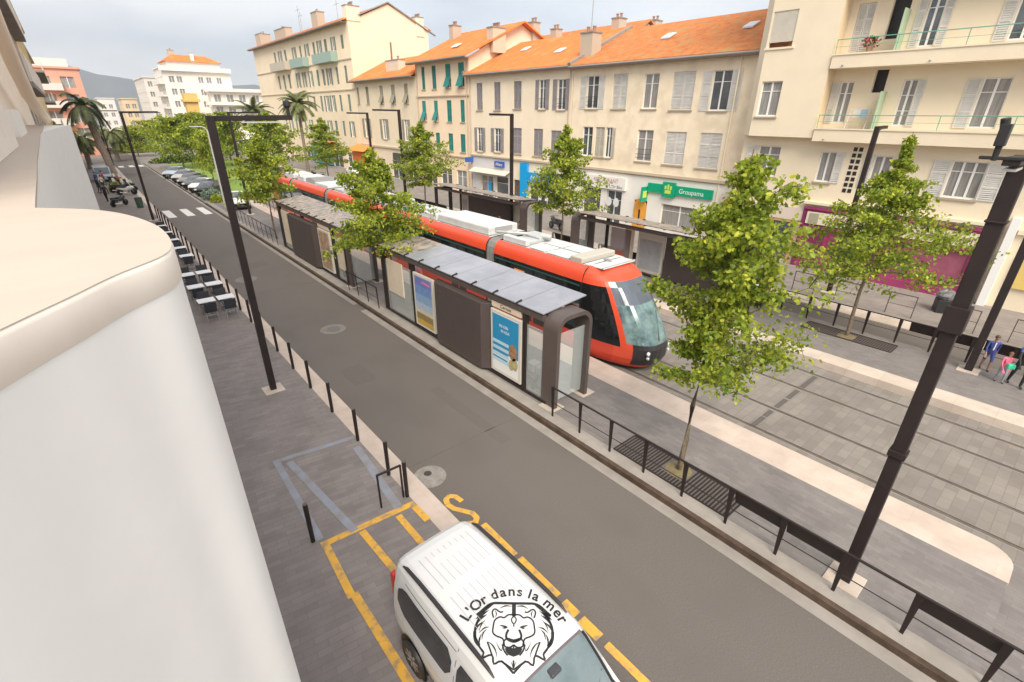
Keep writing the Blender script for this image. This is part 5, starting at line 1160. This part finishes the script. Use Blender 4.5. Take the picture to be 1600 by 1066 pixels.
tree('wide green tree standing between the two near shelters',(9.5,20.6,.15),6.9,2.1,2.6,5,11000,.15,LEAF4,tr=.07,limbs=36,up=.04,flat=.03,taper=.9,bushy=1.1)
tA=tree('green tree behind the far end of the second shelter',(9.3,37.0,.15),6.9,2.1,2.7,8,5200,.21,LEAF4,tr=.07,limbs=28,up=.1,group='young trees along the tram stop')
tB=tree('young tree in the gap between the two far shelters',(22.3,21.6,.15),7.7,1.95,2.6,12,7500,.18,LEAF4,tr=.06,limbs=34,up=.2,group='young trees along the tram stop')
copytree(tB,None,(22.3,38.3,.15),1.9,'young tree in front of the teal shuttered house',scale=(1.15,1.15,1.0))
copytree(tB,None,(22.3,60.5,.15),3.6,'young tree in front of the left part of the low house with khaki shutters',scale=(1.3,1.3,1.0))
0 and copytree(tA,None,(22.3,49.5,.15),2.6,'young tree half hidden behind the tree between the near shelters',scale=(.9,.9,.9))
def big(label,x,y,h,rr,seed,sc_=1,mats=('leafA','leafB')): return tree(label,(x,y,.06),h,rr,1.9,seed,4000,.40,LEAF4,mats,tr=.13,limbs=30,up=.3,taper=.4,bushy=1.5,group='trees on the lawn')
pA=big('broad bright green tree on the lawn beside the parked cars',12.6,96,7.4,4.2,21)
copytree(pA,None,(12.2,72,.06),2,'lawn tree right above the zebra crossing, behind the tall lamp post',scale=(.45,.45,.8))
copytree(pA,None,(16.6,112,.06),4,'farther broad green tree at the end of the lawn',scale=(1,1,1.05))
pB=big('green tree at the right edge of the lawn, left of the palm',20.8,76,8.2,3.4,22)
0 and copytree(pB,None,(21.3,60,.06),1,'green tree by the tracks in front of the tall peach house',scale=(.8,.8,.9))
copytree(pB,None,(19.5,96,.06),2.2,'tree at the far right corner of the lawn',scale=(1.1,1.1,1))
copytree(pB,None,(24,122,.06),5,'far tree on the plaza below the white block with terraces',scale=(1.2,1.2,.9))
pC=big('yellowish tree beyond the lawn below the white apartment block',19,112,8.0,3.6,23,mats=('leafB','leafB'))
copytree(pA,None,(9.5,128,.0),3,'tree on the far plaza, left of the tall kerbside lamp',scale=(.9,.9,.75))
copytree(pC,None,(15,150,.0),3,'tree on the far plaza below the distant cream block',scale=(1.3,1.3,.8))
copytree(pA,None,(2.6,150,.0),.5,'tree behind the palms at the far left',scale=(.9,.9,.9))
copytree(pB,None,(-2.2,118,.0),.5,'tree against the planted balconies at the far left',scale=(.9,.9,.85))
# palms
def palm(label,loc,H,n,Lf,seed,tr=.3,mats='palm',droop=1.0,name='palm_tree',lean=0):
    r=random.Random(seed); t=thing(name,label,'palm',loc); b=MB()
    b.tube([(lean*k/6,0,H*k/6) for k in range(7)],[tr*1.2]+[tr]*4+[tr*.9,tr*1.1],'palmbark',n=10); b.build('trunk',t,smooth=True); b=MB()
    for i in range(n):
        az=i*2.399; e0=r.uniform(-.25,1.25); p=Vector((lean,0,H)); d=Vector((math.cos(az)*math.cos(e0),math.sin(az)*math.cos(e0),math.sin(e0))); L_=Lf*r.uniform(.8,1.1); side=Vector((-math.sin(az),math.cos(az),0)); pth=[p]
        for k in range(9):
            d=(d+Vector((0,0,-.17*droop))).normalized(); pth.append(pth[-1]+d*L_/9)
        b.tube(pth,[.05*(1-k/11) for k in range(10)],'palm',n=4,cap=False)
        for k in range(1,10):
            for h in range(3):
                q=pth[k-1]+(pth[k]-pth[k-1])*(h/3); ll=L_*.24*(1-abs(k-4.5)/9)
                for sg in (-1,1):
                    e=q+side*sg*ll*.8+(pth[k]-pth[k-1]).normalized()*ll*.5+Vector((0,0,-.35*ll)); wv=(pth[k]-pth[k-1]).normalized()*.07*Lf/2.5
                    b.add([q-wv,q+wv,e],[(0,1,2)],mats)
    b.build('crown',t); return t
palm('tall palm with a stout leaning trunk beside the pavement on the left',(3.2,86,.04),8.8,26,3.5,1,tr=.42,mats='palmD',lean=-1.0,droop=1.5)
palm('shorter bushy palm left of the tall palm',(1.2,104,.04),4.2,40,3.2,2,droop=1.6,tr=.35)
palm('shorter bushy palm right of the tall palm',(5.6,118,.04),4.4,40,3.4,3,droop=1.6,tr=.35)
palm('palm with feathery fronds in front of the tall peach house',(26.5,80,.05),9.3,34,3.4,4,tr=.22)
palm('smaller palm left of the feathery palm',(23.5,92,.05),8.0,34,3.6,5,tr=.22)
# low planting
def bush(label,loc,rx,ry,h,seed,n,ls,mats=('leafA','leafB'),name='bush'):
    r=random.Random(seed); t=thing(name,label,'bush',loc); v=[];f=[];m=[]
    for _ in range(n):
        a=rv(r); a.z=abs(a.z); q=r.random()**.4; leaves(v,f,m,Vector((a.x*rx*q,a.y*ry*q,a.z*h*q)),r,ls,LEAF4,r.randint(0,1),droop=-.6)
    me=bpy.data.meshes.new('foliage'); me.from_pydata(v,[],f)
    for x in mats: me.materials.append(M[x])
    me.polygons.foreach_set('material_index',m); o=bpy.data.objects.new('foliage',me); C.objects.link(o); o.parent=t
    return t
M['aga']=mat('agave_leaf',(.10,.16,.12),(.18,.24,.18),s=2,ro=.6,rnd=.3)
bush('blue green planting at the head of the parked cars',(9.6,60.2,.05),.9,2.0,1.0,1,900,.3,('aga','aga'))
bush('yellow green shrub in front of the blue green planting',(9.5,56.9,.05),.6,.7,.8,2,400,.25,('leafB','leafB'))
bush('low hedge between the lawn and the far plaza',(14,108,.06),5,1.2,1.2,3,1600,.4,('leafA','leafD'))
bush('flowering yellow bed at the end of the street',(9.6,140,0),4,1.5,1.6,4,900,.5,('leafB','leafB'))
bush('potted shrub beside the motorbikes',(2.4,72.5,.04),.7,.7,1.0,5,400,.25)

# ================================================================ PARKED CARS
CST=[0,.08,.3,.8,1.0,1.45,2.1,2.6,2.95,3.25,3.9,4.15,4.2]; CZR=[.7,.88,.98,1.04,1.1,1.38,1.44,1.42,1.25,1.0,.86,.7,.5]; CWF=[.8,.88,.95,1,1,1,1,1,1,1,.95,.86,.78]
def cring(s_):
    zr=interp(CST,CZR,s_); wf=interp(CST,CWF,s_)
    p=[(.78,.2),(.86,.35),(.88,.6),(.87,min(.86,zr-.06))]
    if zr>1.12: p+=[(.83,.92),(.70,zr-.10),(.60,zr-.03),(.3,zr),(0,zr+.01)]
    else: p+=[(.80,zr-.045),(.74,zr-.03),(.6,zr-.015),(.3,zr),(0,zr+.01)]
    return [(x*wf,z) for x,z in p]
def car(label,loc,rz,paint):
    t=thing('parked_car',label,'car',loc,'cars parked nose to the road',rz=rz); b=MB(); g=MB(); ss=[]
    for i in range(len(CST)-1):
        n=max(1,round((CST[i+1]-CST[i])/.15)); ss+=[CST[i]+(CST[i+1]-CST[i])*k/n for k in range(n)]
    ss.append(CST[-1]); rr=[]
    for s_ in ss: q=cring(s_); rr.append([(s_-2.1,x,z) for x,z in q]+[(s_-2.1,-x,z) for x,z in q[::-1][1:]])
    ng=len(rr[0])
    for i in range(len(rr)-1):
        for j in range(ng-1):
            jj=min(j,ng-2-j); q=[rr[i][j],rr[i+1][j],rr[i+1][j+1],rr[i][j+1]]; s_=ss[i]
            if (jj==4 and 1.05<=s_<2.95 and not 1.95<s_<2.1) or (jj>=5 and (2.58<=s_<3.2 or 1.0<=s_<1.4)): g.add(q,[(0,1,2,3)],'glass')
            else: b.add(q,[(0,1,2,3)],paint)
    b.add(rr[0],[tuple(range(ng))],paint); b.add(rr[-1],[tuple(range(ng))[::-1]],'black'); b.build('body',t,smooth=True,sharp=50); g.build('window',t,smooth=True)
    for sg in (-1,1):
        for s_ in (.75,3.35):
            wq=MB().lathe([(0,-.1),(.31,-.1),(.32,0),(.31,.1),(0,.1)],'black',(s_-2.1,sg*.80,.31),n=18,axis='y').build('wheel',t,smooth=True); MB().lathe([(0,sg*.105),(.2,sg*.105)],'grey',(s_-2.1,sg*.80,.31),n=14,axis='y').build('rim',wq)
        MB().box(1.86,2.06,sg*.58-.13,sg*.58+.13,.62,.76,mat('headlight',(.75,.78,.8),ro=.15)).build('headlight',t,bevel=.02)
    MB().box(2.06,2.1,-.26,.26,.36,.47,'white').build('number_plate',t)
    return t
cp=lambda n,c: mat(n,c,ro=.25,spec=.6)
car('pale silver blue parked car, farthest of the row beside the lawn',(9.9,83.5,.05),R(-128),cp('paint_silverblue',(.38,.43,.50)))
car('small dull silver car second farthest in the parked row',(10.2,78,.05),R(-128),cp('paint_silver',(.42,.42,.42)))
car('brownish grey parked car in the middle of the row',(10.2,73.6,.05),R(-128),cp('paint_taupe',(.20,.18,.17)))
car('dark grey parked car with a pale reflecting windscreen',(10.2,70,.05),R(-128),cp('paint_dark',(.09,.10,.11)))
car('white nosed parked car between two dark cars',(10.3,66.9,.05),R(-128),cp('paint_white',(.7,.7,.7)))
car('black parked car nearest to the zebra crossing',(10.4,64.0,.05),R(-128),cp('paint_black',(.03,.03,.035)))
t=car('white car standing at the far end of the platform railing',(10.4,52.6,.15),R(-95),cp('paint_white',(.7,.7,.7)))
car('white car behind the trees in front of the orange kiosk',(29.6,69.5,.05),R(-95),cp('paint_white',(.7,.7,.7)))
car('white car mostly hidden by the near young tree, left of the magenta restaurant',(24.2,11.6,.02),R(-90),cp('paint_white',(.7,.7,.7)))
car('red car turning far down the street on the left',(4.9,150,.0),R(-60),cp('paint_rose',(.5,.12,.12)))
for o in bpy.data.objects:
    if o.name.startswith('parked_car') and o['label'].startswith(('white car','red car')): del o['group']

# ================================================================ MOTORBIKES AND SCOOTERS
def moto(label,loc,rz,col,wsn=True,grp='motorbikes parked on the pavement'):
    t=thing('motorbike',label,'motorbike',loc,grp,rz=rz)
    for x in (-.65,.65):
        wq=MB().lathe([(.20,-.04),(.27,-.05),(.30,0),(.27,.05),(.20,.04),(.20,-.04)],'black',(x,0,.3),n=18,axis='y').build('wheel',t,smooth=True)
        b=MB(); 
        for k in range(5): a=k*PI*.4; b.bar((x,0,.3),(x+.21*math.cos(a),0,.3+.21*math.sin(a)),.02,.03,'grey',up=(0,1,0))
        b.build('rim',wq)
    b=MB(); b.grid([[(x,w_*math.cos(a),z+h*math.sin(a)) for a in [2*PI*k/10 for k in range(11)]] for x,w_,z,h in ((-.8,.05,.7,.05),(-.6,.15,.68,.14),(-.2,.19,.58,.16),(.1,.2,.62,.24),(.35,.2,.72,.22),(.6,.12,.78,.16),(.75,.04,.75,.05))],col); b.build('fairing',t,smooth=True)
    b=MB(); b.box(-.25,.12,-.15,.15,.22,.5,'grey'); b.tube([(-.6,-.16,.3),(-.1,-.17,.25),(.15,-.14,.3)],.05,'lgrey'); b.build('engine',t,bevel=.03)
    MB().box(-.72,.12,-.14,.14,.76,.86,'black').build('seat',t,bevel=.04)
    b=MB(); b.tube([(.65,.08,.3),(.42,.09,.92)],.025,'grey'); b.tube([(.65,-.08,.3),(.42,-.09,.92)],.025,'grey'); b.tube([(.3,-.38,1.02),(.42,-.2,1.0),(.42,.2,1.0),(.3,.38,1.02)],.018,'black'); b.build('handlebar',t,smooth=True)
    if wsn: b=MB(); b.prism([(.5,-.16,.92),(.5,.16,.92),(.36,.12,1.28),(.36,-.12,1.28)],(.01,0,0),mat('screen_plastic',(.5,.5,.42),ro=.2)); b.build('windshield',t)
    return t
mw=cp('bike_white',(.6,.6,.6)); mk=cp('bike_black',(.03,.03,.03)); mr_=cp('bike_grey',(.25,.25,.27))
moto('white and black motorbike nearest in the cluster by the kerb',(3.1,68.6,.04),R(-15),mw)
moto('motorbike parked just beyond the nearest white one',(2.6,71.0,.04),R(-20),mk)
moto('scooter with a pale windshield in the middle of the cluster',(3.2,73.5,.04),R(-100),mr_)
moto('dark motorbike at the kerb, behind the cluster',(3.3,76.5,.04),R(-60),mk)
moto('black motorbike squeezed between the cluster and the kerb',(3.5,71.8,.04),R(-30),mk)
moto('grey scooter at the pavement side of the cluster',(2.3,74.6,.04),R(-70),mr_)
moto('red trimmed motorbike at the back of the cluster',(3.0,79.0,.04),R(-50),cp('bike_red',(.4,.05,.04)))
moto('dark scooter standing alone in the middle of the left pavement',(1.9,60.6,.04),R(40),mk,False)
moto('dark scooter beyond the cluster, beside the street lamp',(2.6,80,.04),R(-60),mk)
t=moto('dark scooter parked between the far shelters on the right pavement',(27.2,27.0,.07),R(80),mk); del t['group']
t=moto('scooter near the feathery palm on the right pavement',(24.0,70.5,.07),R(90),mk); del t['group']
t=moto('second scooter near the feathery palm, a bit to its right',(24.2,67.5,.07),R(70),mr_); del t['group']
t=thing('van','silver van parked on the left pavement behind the motorbikes','van',(1.9,85,.04)); b=MB(); pts=[(0,-2.2,.3),(0,-2.25,.8),(0,-1.9,1.0),(0,-1.3,1.75),(0,2.1,1.8),(0,2.2,.3)]; b.prism([(x-.85,y,z) for x,y,z in pts],(1.7,0,0),cp('paint_silverblue',(.38,.43,.50))); b.build('body',t,bevel=.08); b=MB(); b.prism([(-.75,-1.93,1.03),(.75,-1.93,1.03),(.7,-1.36,1.7),(-.7,-1.36,1.7)],(0,-.03,.01),'glass'); b.build('windscreen',t)
for sg in (-1,1):
    for yy in (-1.4,1.4): MB().lathe([(0,-.1),(.3,-.1),(.32,0),(.3,.1),(0,.1)],'black',(sg*.8,yy,.32),n=16,axis='x').build('wheel',t)

# ================================================================ CAFE TABLES AND CHAIRS
def chair_proto():
    t=thing('cafe_chair','','chair',(0,0,0))
    MB().box(-.23,.23,-.22,.22,.42,.46,'navy').build('seat',t,bevel=.012)
    b=MB(); b.prism([(-.22,-.24,.46),(.22,-.24,.46),(.24,-.32,.88),(-.24,-.32,.88)],(0,.03,0),'navy'); b.build('backrest',t,bevel=.01)
    for x in (-.2,.2):
        for yy in (-.2,.2): MB().tube([(x,yy,.42),(x*1.12,yy*1.18,0)],.016,'grey',n=6).build('leg',t)
    for x in (-.25,.25): MB().bar((x,-.25,.66),(x,.16,.66),.04,.025,'navy').build('armrest',t)
    return t
def table_proto():
    t=thing('cafe_table','','table',(0,0,0))
    MB().box(-.34,.34,-.3,.3,.71,.745,mat('table_white',(.72,.73,.74),ro=.4)).build('table_top',t,bevel=.01)
    MB().tube([(0,0,.02),(0,0,.71)],.03,'grey').build('pedestal',t); b=MB(); b.bar((-.25,0,.015),(.25,0,.015),.06,.03,'grey'); b.bar((0,-.25,.017),(0,.25,.017),.06,.03,'grey'); b.build('foot',t)
    return t
ch=tb=None
rows=[(24.15,'nearest'),(26.6,'second nearest'),(29.0,'third nearest'),(33.2,'fourth'),(35.5,'fifth'),(38.1,'sixth'),(40.8,'seventh'),(43.5,'farthest')]
for ri,(yy,nm) in enumerate(rows):
    cols=[(2.65,'left'),(3.42,'right')] if ri<3 else [(3.3,'single')]
    for x,side in cols:
        who='%s café row'%nm; pl='' if side=='single' else ' '+side
        lt='white café table%s in the %s along the kerb'%((', %s one'%side) if side!='single' else '',who)
        if tb is None: tb=table_proto(); tb.location=(x,yy,.04); o=tb; o['label']=lt
        else: o=copytree(tb,None,(x,yy,.04),label=lt)
        o['group']='white café tables along the kerb'
        for dy,rz,fs in ((-.62,0,'near'),(.62,PI,'far')):
            lc='black café chair on the %s side of the%s table, %s'%(fs,pl,who)
            jx=random.uniform(-.04,.04); jr=random.uniform(-.12,.12)
            if ch is None: ch=chair_proto(); ch.location=(x,yy+dy,.04); o=ch; o['label']=lc
            else: o=copytree(ch,None,(x+jx,yy+dy,.04),rz+jr,label=lc)
            o['group']='black café chairs'
# bins
t=thing('litter_bin','dark green litter bin by the kerb beside the lamp post at the crossing','bin',(3.3,58.4,.04)); MB().tube([(0,0,0),(0,0,.9)],[.25,.3],mat('bin_green',(.04,.08,.06),ro=.6),n=12).build('body',t); MB().lathe([(.3,.9),(.24,.96),(0,.98)],'black',n=12).build('lid',t)
t=thing('litter_bin','dark litter bin with a crumpled grey bag, beside the magenta restaurant','bin',(29.0,3.3,.05),rz=.4); MB().box(-.3,.3,-.3,.3,0,.62,'black').build('body',t,bevel=.03)
b=MB(); r_=random.Random(4); g=[]
for i in range(9):
    a=PI*i/8; g.append([(.36*math.sin(a)*math.cos(q)*(1+r_.uniform(-.18,.18)),.34*math.sin(a)*math.sin(q)*(1+r_.uniform(-.18,.18)),.82-.27*math.cos(a)+r_.uniform(-.03,.03)) for q in [2*PI*k/12 for k in range(12)]])
b.grid(g,mat('bin_bag',(.22,.22,.22),(.10,.10,.10),s=6,ro=.3),close=True); b.build('bag',t)

# ================================================================ PEOPLE
def person(label,loc,rz,J,Rd,regions,hair=None,extra=None,cat='person',skin=(.42,.24,.16)):
    """J: joints name->(x,y,z); Rd radii; edges below; regions(x,y,z)->material for clothing"""
    E=[('pelvis','belly'),('belly','chest'),('chest','neck'),('neck','head0'),('head0','head1'),('head1','head2')]
    for s_ in 'LR':
        E+=[('chest','sh'+s_),('sh'+s_,'el'+s_),('el'+s_,'wr'+s_),('wr'+s_,'pa'+s_),('pelvis','hp'+s_),('hp'+s_,'kn'+s_),('kn'+s_,'an'+s_),('an'+s_,'to'+s_)]
        for k in range(5): E+=[('pa'+s_,'f%d%s'%(k,s_)),('f%d%s'%(k,s_),'g%d%s'%(k,s_))]
    J=dict(J)
    for s_ in 'LR':
        wv=Vector(J['wr'+s_]); dv=(wv-Vector(J['el'+s_])).normalized(); J['pa'+s_]=tuple(wv+dv*.06); sd=Vector((0,1,0)); Rd['pa'+s_]=.024
        for k in range(5):
            o_=sd*(k-1.8)*.018 if k<4 else sd*-.045; ln=(.035,.04,.038,.03,.012)[k]
            J['f%d%s'%(k,s_)]=tuple(wv+dv*(.065+ln)+o_+Vector((.004,0,-.004))); J['g%d%s'%(k,s_)]=tuple(wv+dv*(.07+ln*1.9)+o_+Vector((.014,0,-.012))); Rd['f%d%s'%(k,s_)]=.009; Rd['g%d%s'%(k,s_)]=.007
    names=list(J); idx={n:i for i,n in enumerate(names)}
    me=bpy.data.meshes.new('p'); me.from_pydata([J[n] for n in names],[(idx[a],idx[c]) for a,c in E],[]); o=bpy.data.objects.new('p',me); C.objects.link(o)
    sk=o.modifiers.new('s','SKIN'); 
    for i,n in enumerate(names):
        r_=Rd.get(n) or Rd.get(n[:-1],.04); me.skin_vertices[0].data[i].radius=(r_,r_) if not isinstance(r_,tuple) else r_
    me.skin_vertices[0].data[idx['pelvis']].use_root=True
    sb=o.modifiers.new('b','SUBSURF'); sb.levels=2; sb.render_levels=2
    bpy.context.view_layer.update(); m2=bpy.data.meshes.new_from_object(o.evaluated_get(bpy.context.evaluated_depsgraph_get())); bpy.data.objects.remove(o)
    ms=[];q=[]
    for p in m2.polygons:
        m=A(regions(*p.center)) or mat('skin',skin,ro=.55)
        if m not in ms: ms.append(m)
        q.append(ms.index(m)); p.use_smooth=True
    m2.materials.clear()
    for m in ms: m2.materials.append(m)
    m2.polygons.foreach_set('material_index',q)
    t=thing('person',label,cat,loc,rz=rz); ob=bpy.data.objects.new('body',m2); C.objects.link(ob); ob.parent=t
    h=Vector(J['head1']); hr=Rd['head1'] if not isinstance(Rd['head1'],tuple) else Rd['head1'][0]
    hm=mat(*hair) if hair else 'black'; b=MB(); g=[]
    for i in range(7):
        a=PI*.62*i/6; g.append([(h.x-.012+hr*1.12*math.sin(a)*math.cos(q),h.y+hr*1.08*math.sin(a)*math.sin(q),h.z+.02+hr*1.22*math.cos(a)+(.05*hr/.1 if math.cos(q)>.2 and i>4 else 0)) for q in [2*PI*k/12 for k in range(12)]])
    b.grid(g,hm,close=True); b.build('hair',t,smooth=True)
    # small face features
    b=MB(); fm=mat('eye_dark',(.03,.02,.02),ro=.4)
    for s_ in (-1,1): b.box(h.x+hr*.90,h.x+hr*1.0,h.y+s_*hr*.36-.008,h.y+s_*hr*.36+.008,h.z-.005,h.z+.008,fm)
    b.box(h.x+hr*.82,h.x+hr*.95,h.y-.02,h.y+.02,h.z-hr*.55,h.z-hr*.48,mat('lip_tone',(.30,.12,.10),ro=.5)); b.build('face',t)
    b=MB(); b.box(h.x+hr*.88,h.x+hr*1.12,h.y-.009,h.y+.009,h.z-hr*.30,h.z-hr*.02,mat('skin',skin,ro=.55)); b.build('nose',t,bevel=.006)
    if extra: extra(t,J)
    return t
def stand(H,walk=.12,arm=.06,wd=1.0,bend=0):
    k=H/1.75; J={}; Rr={}
    def s(n,x,y,z,r): J[n]=(x*k,y*k*wd,z*k); Rr[n]=r*k
    s('pelvis',0,0,.93,.125); s('belly',.01+bend*.3,0,1.1,.12); s('chest',.0+bend*.7,0,1.34,.135); s('neck',.01+bend,0,1.50,.055); s('head0',.02+bend,0,1.56,.06); s('head1',.035+bend*1.1,0,1.65,.093); s('head2',.03+bend*1.1,0,1.71,.07)
    for n,y_,w_ in (('L',.1,walk),('R',-.1,-walk)):
        s('hp'+n,w_*.15,y_,.88,.095); s('kn'+n,w_*.8+.03,y_,.48,.06); s('an'+n,w_*1.0-.05,y_,.07,.04); s('to'+n,w_*1.0+.11,y_*1.15,.035,.033)
        s('sh'+n,bend*.7,y_*1.95,1.42,.058); s('el'+n,-w_*.7-.02+bend*.5,y_*2.45,1.14,.042); s('wr'+n,-w_*1.4+arm+bend*.3,y_*2.4,.90,.028)
    return J,Rr,k
bl=mat('tracksuit_blue',(.03,.05,.20),(.05,.07,.28),s=6,ro=.7); blk=mat('cloth_black',(.02,.02,.022),ro=.8); pk=mat('cloth_pink',(.75,.16,.26),ro=.7); gy=mat('cloth_grey',(.22,.22,.27),(.30,.30,.34),s=14,ro=.8); shoe=mat('shoe_dark',(.05,.04,.05),ro=.6); wht=mat('cloth_white',(.7,.7,.68),ro=.8)
J,Rr,k=stand(1.32,.16); person('boy in a blue tracksuit walking beside the right hand lamp post','' or (22.75,.86,.15),R(200),J,Rr,lambda x,y,z,k=k: shoe if z<.09*k else None if z<.5*k else bl if z<1.47*k and not (abs(y)>.17*k and z<.98*k) else None,hair=('hair_brown',(.10,.06,.04)),extra=lambda t,J: MB().bar((.09,.0,.8),(.11,.0,1.1),.03,.01,'white').build('stripe',t) and None,skin=(.35,.2,.14))
J,Rr,k=stand(1.12,.12,arm=.14); person('small girl in a pink top and grey leggings holding a green toy','' or (21.95,.36,.15),R(215),J,Rr,lambda x,y,z,k=k: shoe if z<.08*k else gy if z<.88*k and abs(y)<.18*k else pk if z<1.47*k else None,hair=('hair_chestnut',(.16,.08,.05)),extra=lambda t,J: MB().box(.16,.30,-.12,.1,.62,.8,mat('toy_green',(.05,.50,.30),ro=.5)).build('toy',t,bevel=.04) and None)
J,Rr,k=stand(1.68,.2); person('adult in black clothes cut off by the right edge, behind the girl in pink','' or (22.05,-.02,.15),R(205),J,Rr,lambda x,y,z,k=k: shoe if z<.09*k else blk if z<1.0*k else mat('cloth_royal',(.04,.10,.35),ro=.7) if z>1.3*k and z<1.48*k else blk if z<1.48*k else None,hair=('hair_black',(.03,.025,.02)))
J,Rr,k=stand(1.68,.15); person('person in a pink top walking between the two near shelters','' or (11.9,21.6,.15),R(90),J,Rr,lambda x,y,z,k=k: shoe if z<.09*k else mat('cloth_rose',(.62,.2,.2),ro=.8) if z<.95*k else mat('cloth_lilac',(.50,.30,.42),ro=.8) if z<1.48*k else None,hair=('hair_black',(.03,.025,.02)))
J,Rr,k=stand(1.68,.02); person('dark haired person waiting by the end of the far shelter','' or (21.4,24.6,.15),R(180),J,Rr,lambda x,y,z,k=k: blk if z<1.0*k else mat('cloth_brown',(.2,.1,.07),ro=.8) if z<1.48*k else None,hair=('hair_black',(.03,.025,.02)))
J,Rr,k=stand(1.65,.02); person('person in red waiting inside the far shelter','' or (21.9,27.4,.15),R(180),J,Rr,lambda x,y,z,k=k: blk if z<1.0*k else mat('cloth_red',(.5,.08,.08),ro=.8) if z<1.48*k else None,hair=('hair_black',(.03,.025,.02)))
for i,(x,y,c,lab) in enumerate(((.9,72,blk,'person in black standing at the left edge of the far pavement'),(1.35,74,wht,'person in white among the people on the far left pavement'),(1.0,78,bl,'person in blue among the people on the far left pavement'),(1.7,79.5,mat('cloth_red',(.5,.08,.08),ro=.8),'person in red on the far left pavement'),(1.15,64.5,blk,'person in dark clothes walking in front of the motorbikes'))):
    J,Rr,k=stand(1.7,.12); person(lab,(x,y,.04),R(60*i),J,Rr,lambda x,y,z,k=k,c=c: blk if z<.95*k else c if z<1.48*k else None,hair=('hair_black',(.03,.025,.02)))

# ================================================================ AIR
hz=MB().box(-900,3600,-80,3400,-2.2,420,'ground'); ho=hz.build('haze'); ho['kind']='stuff'
hm=bpy.data.materials.new('air'); hm.use_nodes=True; t=hm.node_tree; t.nodes.remove(t.nodes['Principled BSDF'])
pv=t.nodes.new('ShaderNodeVolumePrincipled'); pv.inputs['Color'].default_value=(.80,.86,.95,1); pv.inputs['Density'].default_value=.00033; pv.inputs['Anisotropy'].default_value=.3
t.links.new(pv.outputs[0],t.nodes['Material Output'].inputs['Volume']); ho.data.materials.clear(); ho.data.materials.append(hm)
